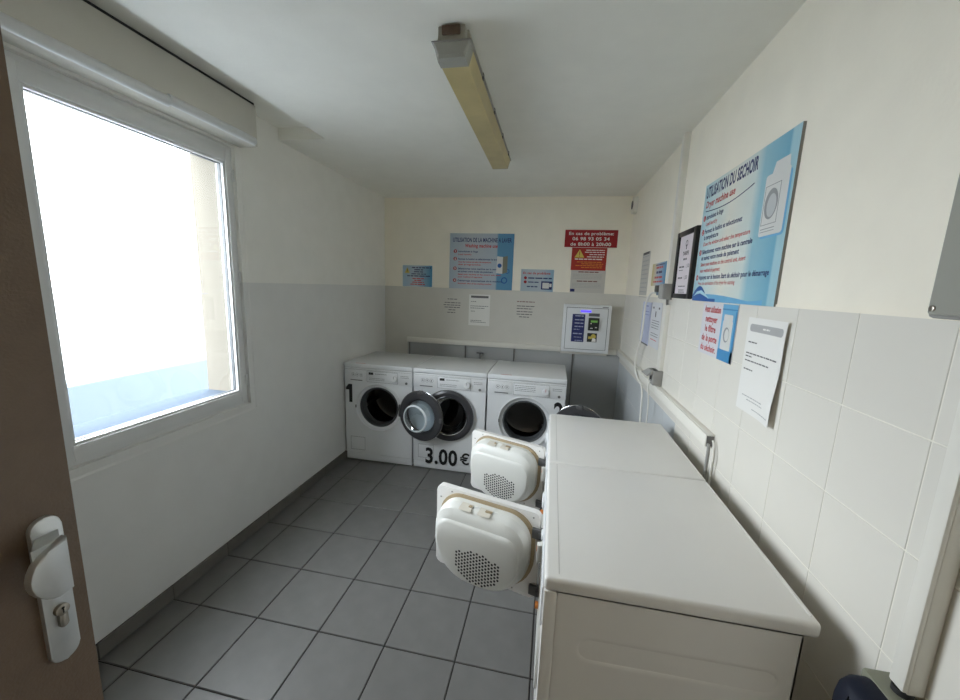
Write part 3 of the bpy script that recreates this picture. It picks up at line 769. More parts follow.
# small warning poster, left
g1 = grad_mat('print_small_blue', [(0.0, (0.36, 0.52, 0.66)), (0.45, (0.50, 0.60, 0.68)), (1.0, (0.05, 0.28, 0.50))], 0, 0, 0.30)
t = sheet('warning_poster', 'small blue warning poster with yellow triangle, left on the back wall', 'poster', FB, (-1.474, YB, 1.481), 0.302, 0.204, g1)
c = 0.0034
tri = [(0.020, 0.130), (0.072, 0.130), (0.046, 0.188)]
PT(t, 'warning_triangle', MB().poly(tri, c), M_yellow)
PT(t, 'exclamation', MB().box(0.043, 0.049, 0.149, 0.172, c, c + 0.0003).box(0.043, 0.049, 0.138, 0.144, c, c + 0.0003), M_black)
mb = MB()
mb.words(0.095, 0.29, 0.178, 0.010, c).words(0.12, 0.21, 0.158, 0.010, c).words(0.115, 0.21, 0.138, 0.010, c).words(0.09, 0.24, 0.118, 0.009, c).words(0.045, 0.28, 0.098, 0.010, c)
PT(t, 'lettering', mb, M_navy)
mb = MB().words(0.10, 0.22, 0.074, 0.009, c).words(0.12, 0.20, 0.056, 0.009, c).words(0.10, 0.22, 0.038, 0.009, c).words(0.08, 0.23, 0.018, 0.009, c)
PT(t, 'lettering', mb, M_redl)

# washing machine instructions
g2 = grad_mat('print_machine_poster', [(0.0, (0.36, 0.43, 0.50)), (0.35, (0.47, 0.51, 0.55)), (0.74, (0.42, 0.49, 0.56)), (0.765, (0.10, 0.29, 0.47)), (1.0, (0.09, 0.27, 0.46))], 0, 0, 0.61)
t = sheet('instruction_poster', 'large blue and white washing machine instruction poster on the back wall', 'poster', FB, (-0.998, YB, 1.478), 0.612, 0.515, g2, 0.005, core=M_backed)
c = 0.0054
mb = MB().text("UTILISATION DE LA MACHINE A LAVER", 0.030, 0.437, 0.038, 0.560, c, 0.026)
PT(t, 'title', mb, M_navy)
PT(t, 'subtitle', MB().text('Washing machine use', 0.150, 0.388, 0.031, 0.310, c, 0.028, slant=0.15), M_red)
blk, rd, num, bul = MB(), MB(), MB(), MB()
def item(v, k, fr, en):
    bul.poly(circ(0.055, v + 0.008, 0.017, 18), c)
    num.text(str(k), 0.055, v - 0.001, 0.018, None, c + 0.0003, 0.03, 'C')
    vv = v
    for s, wd in fr: blk.text(s, 0.085, vv, 0.0150, wd, c, 0.03); vv -= 0.026
    for s, wd in en: rd.text(s, 0.085, vv, 0.0130, wd, c, 0.03); vv -= 0.024
item(0.342, 1, [('Introduisez le linge', 0.19)], [('Load laundry', 0.13)])
item(0.272, 2, [('Fermez le hublot et sélectionnez le lavage', 0.40)], [('Close the window and select the temperature', 0.32), ('the programme', 0.22)])
item(0.182, 3, [('Sélectionnez votre machine sur la centrale', 0.41), ('et suivez votre mode de paiement', 0.34)], [('Select your machine on the control unit, insert', 0.42), ('your method of payment', 0.24)])
item(0.070, 4, [('Démarrage automatique de la machine', 0.43)], [('Automatic start of the washing machine', 0.33)])
PT(t, 'lettering', blk, M_navy); PT(t, 'lettering', rd, M_red); PT(t, 'bullet', bul, M_sred); PT(t, 'bullet_number', num, M_white)
pm = PT(t, 'printed_machine', MB().poly([(0.455, 0.155), (0.515, 0.150), (0.515, 0.305), (0.460, 0.310)], c + 0.0002), M_pbox)
PT(t, 'printed_machine_side', MB().poly([(0.515, 0.150), (0.560, 0.165), (0.560, 0.315), (0.515, 0.305)], c + 0.0002), mat('printed_tan', (0.20, 0.20, 0.15), 0.4))
PT(t, 'printed_porthole', MB().poly(circ(0.486, 0.225, 0.020, 18), c + 0.0005), M_blue)
PT(t, 'printed_swirl', MB().lathe(0.535, 0.090, [(0.030, c), (0.020, c)], 24), M_blue); PT(t, 'printed_swirl', MB().lathe(0.560, 0.175, [(0.022, c), (0.016, c)], 20), M_blue)

# in case of problem, small
g3 = grad_mat('print_problem_poster', [(0.0, (0.40, 0.48, 0.54)), (0.6, (0.46, 0.52, 0.57)), (1.0, (0.26, 0.42, 0.55))], 0, 0, 0.30)
t = sheet('help_poster', 'small pale poster headed En cas de problème in red on the back wall', 'poster', FB, (-0.306, YB, 1.477), 0.300, 0.201, g3)
c = 0.0034
PT(t, 'title', MB().text('En cas de problème', 0.018, 0.157, 0.021, 0.250, c, 0.025, slant=0.15), M_red)
PT(t, 'bullet', MB().poly(circ(0.042, 0.122, 0.014, 16), c).poly(circ(0.042, 0.085, 0.014, 16), c), M_sred)
PT(t, 'lettering', MB().words(0.068, 0.285, 0.116, 0.011, c).words(0.068, 0.165, 0.080, 0.009, c).words(0.060, 0.165, 0.038, 0.010, c), M_navy)
PT(t, 'printed_panel', MB().quad(0.190, 0.290, 0.020, 0.095, c), M_navy)
PT(t, 'printed_panel_face', MB().quad(0.202, 0.262, 0.030, 0.082, c + 0.0003).quad(0.265, 0.285, 0.045, 0.075, c + 0.0003), M_pbox)

# red phone sign
t = sheet('phone_sign', 'red help sign with white phone number on the back wall', 'sign', FB, (0.070, YB + 0.0, 1.883), 0.453, 0.150, M_sred, 0.005)
c = 0.0054
mb = MB().text('En cas de problème:', 0.2265, 0.106, 0.026, 0.385, c, 0.02, 'C').text('06 98 93 05 34', 0.2265, 0.060, 0.028, 0.320, c, 0.02, 'C').text('de 8h00 à 20h00', 0.2265, 0.014, 0.028, 0.350, c, 0.02, 'C')
PT(t, 'lettering', mb, M_white)
# red warning sheet under it
t = sheet('warning_sheet', 'red warning sheet with yellow triangle under the phone sign', 'poster', FB, (0.140, YB, 1.681), 0.304, 0.199, M_wred)
c = 0.0034
PT(t, 'warning_triangle', MB().poly([(0.026, 0.112), (0.112, 0.112), (0.069, 0.184)], c), M_yellow)
PT(t, 'exclamation', MB().box(0.066, 0.072, 0.134, 0.166, c, c + 0.0003).box(0.066, 0.072, 0.120, 0.128, c, c + 0.0003), M_wred)
PT(t, 'lettering', MB().words(0.125, 0.285, 0.174, 0.007, c).words(0.115, 0.285, 0.156, 0.007, c).words(0.155, 0.285, 0.136, 0.007, c).words(0.135, 0.280, 0.116, 0.007, c).words(0.03, 0.275, 0.094, 0.009, c), M_white)
PT(t, 'lettering', MB().words(0.05, 0.27, 0.070, 0.007, c).words(0.09, 0.28, 0.054, 0.007, c).words(0.04, 0.275, 0.038, 0.007, c).words(0.09, 0.27, 0.022, 0.007, c), M_orangep)
# pale notice under it
t = sheet('notice_sheet', 'pale grey notice sheet below the red warning sheet', 'notice', FB, (0.146, YB, 1.480), 0.302, 0.200, M_paperg, 0.002)
c = 0.0024
PT(t, 'heading', MB().words(0.065, 0.24, 0.182, 0.009, c).words(0.055, 0.235, 0.100, 0.009, c), mat('dull_red_ink', (0.20, 0.08, 0.07), 0.5))
mb = MB()
for v in (0.163, 0.151, 0.139, 0.127, 0.082, 0.070, 0.058, 0.046): mb.words(0.015, 0.27, v, 0.0045, c)
PT(t, 'lettering', mb, M_inkl)
PT(t, 'corner_mark', MB().quad(0.002, 0.042, 0.008, 0.034, c), M_navy)

# notes on the grey paint
t = sheet('text_sticker', 'clear note with centred dark lines, left of the white sheet', 'notice', FB, (-1.070, YB, 1.19), 0.215, 0.205, mat('clear_film', GREY_LOW, 0.4), 0.001)
mb = MB()
for v, a, b in ((0.180, 0.06, 0.155), (0.145, 0.03, 0.19), (0.122, 0.02, 0.19), (0.100, 0.03, 0.185), (0.075, 0.07, 0.14), (0.050, 0.06, 0.14)): mb.words(a, b, v, 0.0075, 0.0013)
PT(t, 'lettering', mb, M_ink)
t = sheet('paper_sheet', 'white printed sheet with a dark header bar on the grey wall', 'notice', FB, (-0.795, YB, 1.129), 0.207, 0.299, M_paper, 0.001)
PT(t, 'header_bar', MB().quad(0.018, 0.19, 0.266, 0.286, 0.0013), M_ink)
mb = MB()
for v, a, b in ((0.228, 0.02, 0.07), (0.185, 0.015, 0.19), (0.165, 0.015, 0.155), (0.135, 0.02, 0.06), (0.045, 0.02, 0.13), (0.030, 0.02, 0.17)): mb.words(a, b, v, 0.005, 0.0013)
PT(t, 'lettering', mb, M_ink)
t = sheet('text_sticker', 'clear note with a reddish heading, right of the white sheet', 'notice', FB, (-0.350, YB, 1.21), 0.205, 0.190, MATS['clear_film'], 0.001)
PT(t, 'heading', MB().words(0.02, 0.185, 0.163, 0.008, 0.0013), mat('faded_red_ink', (0.22, 0.10, 0.10), 0.5))
mb = MB()
for v, a, b in ((0.122, 0.02, 0.185), (0.098, 0.02, 0.165), (0.070, 0.02, 0.170), (0.045, 0.02, 0.165), (0.020, 0.045, 0.14)): mb.words(a, b, v, 0.0075, 0.0013)
PT(t, 'lettering', mb, M_ink)

# ---- payment terminal
t = thing('payment_terminal', 'white wall-mounted payment terminal with a blue light strip', 'payment terminal', FB, (0.102, YB, 0.947))
mesh_obj('casing', MB().box(0, 0.414, 0, 0.429, 0, 0.10, 0.005), M_panelw, t)
fd = mesh_obj('front_door', MB().box(0.030, 0.384, 0.030, 0.400, 0.098, 0.104, 0.003), M_panelw, t)
PT(fd, 'door_gap', ringbox(0.026, 0.388, 0.026, 0.404, 0.004, 0.004, 0.004, 0.004, 0.0995, 0.1006, 0), M_line)
PT(fd, 'light_strip', MB().box(0.150, 0.240, 0.365, 0.381, 0.103, 0.1056, 0.002), M_led)
ps = PT(fd, 'price_list', MB().box(0.082, 0.192, 0.095, 0.345, 0.1035, 0.105), M_navy)
mb = MB()
for v in (0.325, 0.290, 0.260, 0.230): mb.words(0.105, 0.180, v, 0.009, 0.1054)
mb.words(0.100, 0.150, 0.205, 0.006, 0.1054).words(0.095, 0.175, 0.165, 0.010, 0.1054).words(0.105, 0.17, 0.135, 0.005, 0.1054).words(0.115, 0.18, 0.105, 0.006, 0.1054)
PT(fd, 'price_lettering', mb, mat('pale_blue_ink', (0.40, 0.44, 0.60), 0.5))
PT(fd, 'reader_label', MB().box(0.222, 0.315, 0.330, 0.357, 0.1035, 0.105).box(0.222, 0.262, 0.330, 0.357, 0.1035, 0.1052), M_ink)
rdv = mesh_obj('card_reader', MB().box(0.222, 0.315, 0.205, 0.318, 0.103, 0.128, 0.005), M_dev, fd)
PT(fd, 'reader_screen', MB().box(0.242, 0.298, 0.278, 0.296, 0.1275, 0.1288), M_lcd)
PT(fd, 'reader_keys', MB().box(0.240, 0.250, 0.264, 0.272, 0.1275, 0.1290).box(0.240, 0.262, 0.222, 0.230, 0.1275, 0.1286).box(0.280, 0.298, 0.230, 0.238, 0.1275, 0.1286), M_white)
PT(fd, 'contactless_badge', MB().box(0.222, 0.306, 0.100, 0.180, 0.1035, 0.106), M_dev)
PT(fd, 'badge_print', MB().poly(circ(0.275, 0.150, 0.022, 16), 0.1064).box(0.232, 0.262, 0.128, 0.150, 0.106, 0.1064), M_yellow)
PT(fd, 'badge_hand', MB().poly([(0.262, 0.104), (0.300, 0.104), (0.296, 0.130), (0.270, 0.138)], 0.1068), M_white)
PT(t, 'top_mark', MB().quad(0.335, 0.385, 0.410, 0.416, 0.1004), M_ink)

# ---- trunking along the back and right walls, cables
def trunk(name, label, F, loc, u1, v1, n1, cat='cable trunking'):
    t = thing(name, label, cat, F, loc)
    mesh_obj('channel', MB().box(0, u1, 0, v1, 0, n1 * 0.75, 0.001), M_trunk, t)
    a = min(0.002, v1 * 0.1, u1 * 0.1)
    mesh_obj('lid', MB().box(0, u1, a, v1 - a, n1 * 0.72, n1, 0.003), M_trunk, t)
    return t
trunk('cable_trunking', 'white cable trunking running along the grey back wall above the washing machines', FB, (-1.42, YB, 0.928), 1.42 + 0.100, 0.05, 0.032)
trunk('cable_trunking', 'short white trunking between the payment terminal and the right corner', FB, (0.518, YB, 0.928), XR - 0.518 - 0.035, 0.05, 0.032)
trunk('cable_trunking', 'thin white trunking just under the payment terminal', FB, (0.101, YB, 0.915), 0.416, 0.031, 0.032)
t = trunk('cable_trunking', 'white horizontal trunking on the right wall above the dryers', FR, (XR, YB - 0.001, 0.930), YB - 0.001 - 1.505, 0.052, 0.032)
mesh_obj('open_end', MB().box(YB - 0.001 - 1.505, YB - 0.001 - 1.502, 0.006, 0.046, 0.004, 0.028), M_dcable, t, smooth=False)
def cable(name, label, pts, r, m, seg=8):
    o = mesh_obj(name, MB().tube(pts, r, seg), m); return tag(o, label, 'cable')
cable('dangling_cable', 'grey cables dropping from the trunking end behind the dryers', [(0.614, 1.501, 0.945), (0.613, 1.496, 0.940), (0.612, 1.488, 0.92), (0.612, 1.492, 0.80), (0.615, 1.50, 0.60), (0.612, 1.52, 0.30)], 0.006, M_greyp)
cable('dangling_cable', 'thin pale cable beside the grey one at the trunking end', [(0.626, 1.496, 0.962), (0.623, 1.478, 0.952), (0.620, 1.462, 0.90), (0.620, 1.466, 0.86), (0.622, 1.46, 0.60), (0.622, 1.46, 0.30)], 0.0035, M_cable)
for x, lb in ((-1.395, 'dark supply cable at the left end of the back trunking'), (-0.815, 'dark supply cable behind the middle washing machine'), (-0.335, 'dark supply cable between the middle and right washing machines'), (0.216, 'short dark supply cable under the payment terminal')):
    cable('supply_cable', lb, [(x, YB - 0.012, 0.912 if x > 0.1 else 0.926), (x, YB - 0.011, 0.86), (x + 0.004, YB - 0.012, 0.6), (x, YB - 0.012, 0.25)], 0.006, M_dcable)
# tap elbow behind the middle washer
t = thing('water_tap', 'small dark water tap just above the middle washing machine', 'tap', FB, (-0.66, YB, 0.80))
mesh_obj('pipe', MB().tube([(0, -0.30, 0.03), (0, 0, 0.03), (0, 0.03, 0.04), (0.02, 0.04, 0.05)], 0.009), M_greyp, t)
mesh_obj('lever', MB().box(-0.035, 0.035, 0.062, 0.072, 0.03, 0.055, 0.003).box(-0.006, 0.006, 0.03, 0.065, 0.035, 0.047, 0.002), M_hinge, t)

# ================================================================== RIGHT WALL THINGS
# vertical trunking, grey junction box, socket
trunk('cable_trunking', 'white vertical trunking from the ceiling to the grey junction box', FR, (XR, 2.282, 1.555), 0.042, ZC - 1.555, 0.030)
trunk('cable_trunking', 'white vertical trunking between the junction box and the wall socket', FR, (XR, 2.305, 1.055), 0.055, 0.385, 0.022)
cable('supply_cable', 'short dark cable joining the junction box to the lower trunking', [(XR - 0.016, 2.262, 1.475), (XR - 0.016, 2.264, 1.46), (XR - 0.012, 2.268, 1.435)], 0.007, M_dcable)
t = thing('junction_box', 'grey junction box on the right wall beside the black frame', 'junction box', FR, (XR, 2.328, 1.470))
mesh_obj('body', MB().box(0, 0.090, 0, 0.085, 0, 0.045, 0.004), M_greyp, t)
mesh_obj('cover', MB().box(0.004, 0.086, 0.004, 0.081, 0.044, 0.052, 0.004), mat('cover_grey', (0.36, 0.355, 0.34), 0.4), t)
t = thing('wall_socket', 'grey wall socket with flap, above the horizontal trunking', 'socket', FR, (XR, 2.36, 0.985))
mesh_obj('body', MB().box(0.04, 0.125, 0, 0.085, 0, 0.052, 0.005), M_greyp, t)
mesh_obj('flap', MB().loft([[(-0.0 + 0.04, 0.085, 0.03), (0.04, 0.085, 0.062), (0.125, 0.085, 0.062), (0.125, 0.085, 0.03)], [(-0.01, 0.055, 0.06), (-0.01, 0.05, 0.085), (0.11, 0.05, 0.085), (0.11, 0.055, 0.06)]]), mat('cover_grey', (0.36, 0.355, 0.34), 0.4), t)
mesh_obj('socket_hole', MB().prism(circ(0.078, 0.036, 0.021, 20), 0.052, 0.0525), M_dark, t, smooth=False)
t = thing('power_plug', 'black plug and adapter beside the grey junction box', 'plug', FR, (XR, 2.47, 1.490))
mesh_obj('adapter', MB().box(0, 0.138, 0.018, 0.058, 0, 0.040, 0.006), M_dev, t)
mesh_obj('label_face', MB().box(0.01, 0.11, 0.0, 0.018, 0, 0.03, 0.002), mat('adapter_blue', (0.16, 0.26, 0.34), 0.4), t)
cable('white_cable', 'white cable looping down from the black plug to the trunking', [(0.605, 2.46, 1.505), (0.592, 2.53, 1.495), (0.590, 2.62, 1.43), (0.592, 2.64, 1.33), (0.592, 2.66, 1.20), (0.592, 2.74, 1.08), (0.592, 2.75, 1.00), (0.592, 2.62, 0.93), (0.590, 2.48, 0.90), (0.592, 2.45, 0.70), (0.592, 2.45, 0.40)], 0.006, M_cable)
cable('white_cable', 'white cable hanging from the grey wall socket', [(0.585, 2.282, 1.01), (0.575, 2.285, 0.97), (0.585, 2.30, 0.92), (0.592, 2.30, 0.80), (0.592, 2.30, 0.40)], 0.004, M_cable)

# corner siren
t = thing('alarm_siren', 'small white alarm siren with dark grille in the back corner', 'alarm siren', FR, (XR, 3.50, 2.20))
mesh_obj('body', MB().prism(rrect(-0.045, 0.045, -0.050, 0.085, 0.03), 0, 0.035, 0.008), M_trunk, t)
mesh_obj('grille', MB().prism(circ(0.0, 0.02, 0.034, 24), 0.035, 0.040, 0.003), M_hinge, t)

# far sheets
t = sheet('wall_notice', 'narrow grey notice nearest the corner on the right wall', 'notice', FR, (XR, 3.06, 1.468), 0.225, 0.318, M_paperg, 0.002)
mb = MB()
for k in range(9): mb.words(0.02, 0.205, 0.285 - k * 0.031, 0.008, 0.0024)
PT(t, 'lettering', mb, M_inkl)
PT(t, 'clip', MB().box(0.03, 0.20, 0.302, 0.318, 0.002, 0.004), M_ink)
g4 = grad_mat('print_tiny_poster', [(0.0, (0.55, 0.45, 0.12)), (0.25, (0.62, 0.56, 0.42)), (0.5, (0.46, 0.56, 0.66)), (1.0, (0.07, 0.30, 0.52))], 0, 0, 0.30)
t = sheet('warning_poster', 'small blue and yellow poster above the black plug on the right wall', 'poster', FR, (XR, 2.725, 1.548), 0.31, 0.140, g4)
PT(t, 'lettering', MB().words(0.10, 0.25, 0.105, 0.012, 0.0034).words(0.08, 0.25, 0.045, 0.012, 0.0034).words(0.05, 0.27, 0.020, 0.010, 0.0034), M_redl)
PT(t, 'lettering', MB().words(0.11, 0.24, 0.075, 0.014, 0.0034).words(0.09, 0.28, 0.124, 0.007, 0.0034), M_navy)
t = sheet('document_sleeve', 'bluish sheet in a plastic sleeve on the right wall tiles', 'notice', FR, (XR, 2.88, 1.155), 0.235, 0.285, M_paperb, 0.003)
PT(t, 'bottom_edge', MB().box(0.0, 0.235, 0.0, 0.008, 0.003, 0.005), M_ink)
PT(t, 'lettering', MB().words(0.10, 0.16, 0.255, 0.008, 0.0034).words(0.04, 0.2, 0.22, 0.004, 0.0034).words(0.04, 0.2, 0.20, 0.004, 0.0034), mat('blue_ink', (0.12, 0.16, 0.45), 0.4))
t = sheet('document_sleeve', 'white printed sheet beside the lower vertical trunking', 'notice', FR, (XR, 2.625, 1.165), 0.225, 0.28, mat('cool_paper', (0.66, 0.67, 0.70), 0.4), 0.003)
mb = MB().words(0.03, 0.06, 0.24, 0.012, 0.0034).words(0.16, 0.19, 0.24, 0.012, 0.0034).box(0.095, 0.115, 0.19, 0.225, 0.003, 0.0034)
for v in (0.165, 0.15, 0.135, 0.12, 0.085, 0.07): mb.words(0.03, 0.20, v, 0.004, 0.0034)
PT(t, 'lettering', mb, M_ink)
PT(t, 'red_lettering', MB().words(0.04, 0.18, 0.045, 0.006, 0.0034), M_redl)

# black picture frame with price notice
t = thing('picture_frame', 'black framed price notice between the trunking and large dryer poster', 'picture frame', FR, (XR, 2.205, 1.480))
W_, H_ = 0.272, 0.332
mesh_obj('frame', ringbox(0, W_, 0, H_, 0.034, 0.034, 0.024, 0.024, 0.0, 0.018, 0.002), M_fblack, t)
mesh_obj('backing_paper', MB().box(0.030, W_ - 0.030, 0.02, H_ - 0.02, 0.004, 0.010), M_pinkp, t, smooth=False)
c = 0.0104
PT(t, 'emblem', MB().lathe(0.136, 0.268, [(0.016, c), (0.011, c)], 20).box(0.131, 0.141, 0.240, 0.262, 0.0102, c), M_ink)
PT(t, 'heading', MB().text('TARIFS', 0.136, 0.212, 0.018, 0.085, c, 0.03, 'C'), M_black)
PT(t, 'lettering', MB().words(0.11, 0.16, 0.188, 0.009, c).words(0.06, 0.135, 0.152, 0.008, c).words(0.06, 0.12, 0.138, 0.004, c).words(0.06, 0.125, 0.098, 0.008, c).words(0.08, 0.18, 0.058, 0.005, c).words(0.09, 0.17, 0.040, 0.004, c).words(0.09, 0.18, 0.030, 0.004, c), M_ink)
PT(t, 'price_lettering', MB().text('1,00', 0.162, 0.150, 0.018, 0.045, c, 0.0).text('1,00', 0.152, 0.095, 0.018, 0.045, c, 0.0), M_ink)

# large dryer poster
PW, PH = 0.664, 0.495
g5 = grad_mat('print_dryer_poster', [(0.0, (0.36, 0.58, 0.66)), (0.16, (0.52, 0.68, 0.70)), (0.42, (0.74, 0.74, 0.66)), (0.66, (0.62, 0.70, 0.68)), (0.735, (0.30, 0.53, 0.62)), (0.93, (0.17, 0.42, 0.57)), (0.945, (0.36, 0.58, 0.66)), (1.0, (0.36, 0.58, 0.66))], 0, 0, PW)
t = sheet('instruction_poster', 'large blue tumble dryer instruction panel on the right wall', 'poster', FR, (XR, 1.908, 1.476), PW, PH, g5, 0.008, core=M_backed)
c = 0.0084
PT(t, 'title', MB().text('UTILISATION DU SECHOIR', 0.018, 0.438, 0.043, 0.430, c, 0.034), M_navy)
PT(t, 'subtitle', MB().text('Dryer machine use', 0.030, 0.396, 0.027, 0.270, c, 0.022, slant=0.1), M_red)
pts = [(0.03 + 0.41 * k / 16, 0.384 - 0.012 * math.sin(k / 16 * math.pi) + 0.014 * (k / 16) ** 3) for k in range(17)]
PT(t, 'underline', MB().poly(pts + [(x, y - 0.0035) for x, y in reversed(pts)], c), M_navy)
blk, rd, bul, num = MB(), MB(), MB(), MB()
def item2(v, k, rows):
    bul.poly(circ(0.030, v + 0.008, 0.0125, 16), c); num.text(str(k), 0.030, v + 0.001, 0.014, None, c + 0.0003, 0.02, 'C')
    for s, wd, red in rows:
        (rd if red else blk).text(s, 0.052, v, 0.0180 if not red else 0.0155, wd, c, 0.024 if not red else 0.014); v -= 0.0262
item2(0.345, 1, [('Introduisez le linge', 0.165, 0), ('Load laundry', 0.115, 1)])
item2(0.286, 2, [('Fermez le hublot et sélectionnez', 0.335, 0), ('la température', 0.145, 0), ('Close the window and select the temperature', 0.405, 1)])
item2(0.200, 3, [('Sélectionnez votre machine sur la centrale', 0.430, 0), ('et suivez votre mode de paiement', 0.345, 0), ('Select your machine on the control unit, insert', 0.400, 1), ('your method of payment', 0.205, 1)])
item2(0.092, 4, [('Appuyez sur le bouton Start du séchoir pour le démarrage', 0.560, 0)])
rd.text('Press the start button of the dryer for starting', 0.052, 0.068, 0.0145, 0.345, c, 0.008)
PT(t, 'lettering', blk, M_navy); PT(t, 'red_lettering', rd, M_redl); PT(t, 'bullet', bul, M_red); PT(t, 'bullet_number', num, M_white)
# water wave in the lower left corner
wv = [(0.0, 0.0)] + [(0.30 * k / 20 * 1.35, 0.012 + 0.052 * max(0.0, math.sin(min(1.0, (k / 20) * 1.25 + 0.12) * math.pi)) ** 1.3) for k in range(21)] + [(0.405, 0.0)]
PT(t, 'printed_wave', MB().poly([(x * 0.62, y) for x, y in wv], c + 0.0004), M_blue)
wv2 = [(0.0, 0.0)] + [(0.60 * k / 20, 0.010 + 0.020 * abs(math.sin(k / 20 * 2.6 + 0.9))) for k in range(21)] + [(0.60, 0.0)]
PT(t, 'printed_wave', MB().poly(wv2, c + 0.0002), M_sky)
wv3 = [(0.012, 0.018), (0.05, 0.040), (0.10, 0.046), (0.15, 0.030), (0.19, 0.012), (0.14, 0.022), (0.09, 0.032), (0.05, 0.028)]
PT(t, 'printed_wave_highlight', MB().poly(wv3, c + 0.0006), M_cyan)
# printed dryer picture
PT(t, 'printed_dryer_shadow', MB().poly(rrect(0.523, 0.653, 0.205, 0.385, 0.012), c + 0.0002), M_sky)
PT(t, 'printed_dryer', MB().poly(rrect(0.515, 0.643, 0.212, 0.395, 0.010), c + 0.0004).poly([(0.545, 0.39), (0.637, 0.39), (0.631, 0.425), (0.560, 0.425)], c + 0.00045), M_pbox)
PT(t, 'printed_dryer_front', ringbox(0.521, 0.605, 0.245, 0.362, 0.002, 0.002, 0.002, 0.002, c + 0.0004, c + 0.0007, 0), M_pgrey)
PT(t, 'printed_porthole', MB().poly(circ(0.564, 0.305, 0.045, 28, 0.80), c + 0.0008), M_pgrey)
PT(t, 'printed_porthole_glass', MB().poly(circ(0.568, 0.300, 0.034, 24, 0.75), c + 0.0011), mat('printed_light_grey', (0.52, 0.54, 0.55), 0.3))
PT(t, 'printed_vent_lines', MB().quad(0.523, 0.601, 0.232, 0.2345, c + 0.0007).quad(0.523, 0.601, 0.224, 0.226, c + 0.0007), M_pgrey)

# filter reminder
t = sheet('filter_reminder', 'small red lettered filter reminder poster below the large dryer panel', 'poster', FR, (XR, 1.775, 1.262), 0.312, 0.209, mat('pale_lilac_paper', (0.66, 0.66, 0.70), 0.4), 0.003)
c = 0.0034
PT(t, 'blue_band', MB().quad(0.192, 0.312, 0.0, 0.209, c), M_sky)
PT(t, 'blue_band_bottom', MB().quad(0.192, 0.312, 0.0, 0.042, c + 0.0002).quad(0.192, 0.312, 0.188, 0.193, c + 0.0002).poly([(0.296, 0.0), (0.312, 0.0), (0.312, 0.185), (0.300, 0.185)], c + 0.0002), mat('mid_blue_print', (0.05, 0.26, 0.52), 0.35))
mb = MB()
for s, v, wd in (('Avant utilisation', 0.172, 0.155), ('nettoyer', 0.133, 0.115), ('le filtre', 0.094, 0.105), ('de la porte', 0.055, 0.150), ('du séchoir.', 0.015, 0.150)):
    mb.text(s, 0.098, v, 0.026, wd, c, 0.026, 'C')
PT(t, 'lettering', mb, M_red)
PT(t, 'printed_dryer', MB().poly(rrect(0.208, 0.288, 0.042, 0.150, 0.006), c + 0.0003).poly(rrect(0.212, 0.284, 0.148, 0.172, 0.006), c + 0.0003), M_pbox)
PT(t, 'printed_porthole', MB().poly(circ(0.247, 0.098, 0.028, 22, 0.85), c + 0.0006), M_pgrey)
PT(t, 'printed_porthole_glass', MB().poly(circ(0.252, 0.098, 0.022, 20, 0.8), c + 0.0009), M_pbox)

# curling sheet near the camera
t = thing('price_notice', 'white curling notice in a sleeve with grey rounded header, near the camera', 'notice', FR, (XR, 1.382, 1.135))
def curl(u, v):
    a = max(0.0, (u - 0.10) / 0.13); b = max(0.0, 1 - v / 0.30)
    return 0.003 + 0.014 * a * a * (0.25 + 0.9 * b) + 0.002 * math.sin(v * 30) * a
cm = MB(); nu, nv = 14, 18; gw, gh = 0.222, 0.302
for side, dz in ((0, 0.0), (1, -0.0012)):
    grid = [[cm.bm.verts.new((gw * i / nu, gh * j / nv, curl(gw * i / nu, gh * j / nv) + dz)) for i in range(nu + 1)] for j in range(nv + 1)]
    for j in range(nv):
        for i in range(nu): cm.bm.faces.new((grid[j][i], grid[j][i + 1], grid[j + 1][i + 1], grid[j + 1][i]))
mesh_obj('sheet', cm, M_paper, t, smooth='flat')
def on_sheet(mb):
    bmesh.ops.subdivide_edges(mb.bm, edges=[e for e in mb.bm.edges if e.calc_length() > 0.02], cuts=6, use_grid_fill=True)
    for v in mb.bm.verts: v.co.z = curl(v.co.x, v.co.y) + 0.0006 + v.co.z
    return mb
PT(t, 'header_bar', on_sheet(MB().poly(rrect(0.018, 0.208, 0.258, 0.282, 0.010), 0)), M_inkl)
PT(t, 'header_lettering', on_sheet(MB().words(0.095, 0.135, 0.268, 0.005, 0.0004)), M_paper)
mb = MB()
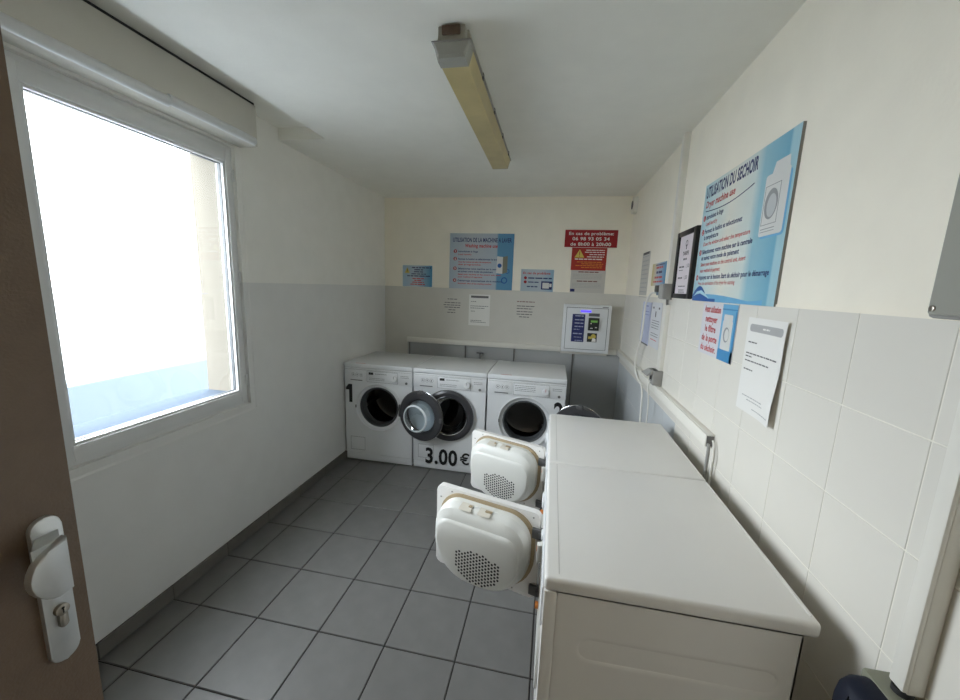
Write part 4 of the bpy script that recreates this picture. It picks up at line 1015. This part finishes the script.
for v, a, b in ((0.222, 0.02, 0.072), (0.186, 0.015, 0.195), (0.176, 0.015, 0.055), (0.162, 0.015, 0.155), (0.134, 0.015, 0.070)): mb.words(a, b, v, 0.0040, 0)
PT(t, 'lettering', on_sheet(mb), M_ink)
mb = MB()
for v, a, b in ((0.050, 0.03, 0.155), (0.040, 0.06, 0.16), (0.018, 0.10, 0.205)): mb.words(a, b, v, 0.0030, 0)
PT(t, 'footer_lettering', on_sheet(mb), M_inkl)

# electric box at the right edge, its conduit and the blue-capped socket
t = thing('electric_box', 'grey electric box at the right edge above the tile line', 'electric box', FR, (XR, 0.772, 1.478))
mesh_obj('body', MB().box(0, 0.30, 0, 0.42, 0, 0.016, 0.006), M_greyp, t)
mesh_obj('cover', MB().box(0.006, 0.294, 0.006, 0.414, 0.015, 0.022, 0.004), mat('cover_greenish_grey', (0.33, 0.33, 0.29), 0.4), t)
mesh_obj('screw', MB().prism(circ(0.016, 0.016, 0.005, 14), 0.022, 0.025, 0.001), M_brass, t)
trunk('cable_trunking', 'white vertical conduit at the right edge above the blue-capped socket', FR, (XR, 0.674, 0.868), 0.027, 1.478 - 0.868, 0.031)
t = thing('industrial_socket', 'olive grey wall socket with dark navy cap at the bottom right', 'socket', FR, (XR, 0.701, 0.708))
mesh_obj('body', MB().box(0, 0.105, 0, 0.150, 0, 0.050, 0.006), M_olive, t)
mesh_obj('gland', MB().prism(circ(0.040, -0.018, 0.014, 18), 0.150, 0.160), M_dark, t).matrix_local = Matrix(((1, 0, 0, 0), (0, 0, 1, 0), (0, -1, 0, 0), (0, 0, 0, 1)))
cp = MB().loft([[(x, y - d_, n_) for x, y in rrect(0.003 + q_, 0.099 - q_, 0.012 + q_, 0.147 - q_, 0.026 + 0.3 * q_)] for n_, q_, d_ in ((0.048, 0.0, 0.0), (0.070, 0.0, 0.001), (0.084, 0.004, 0.004), (0.093, 0.011, 0.008), (0.098, 0.022, 0.011))])
mesh_obj('cap', cp, M_navyp, t)
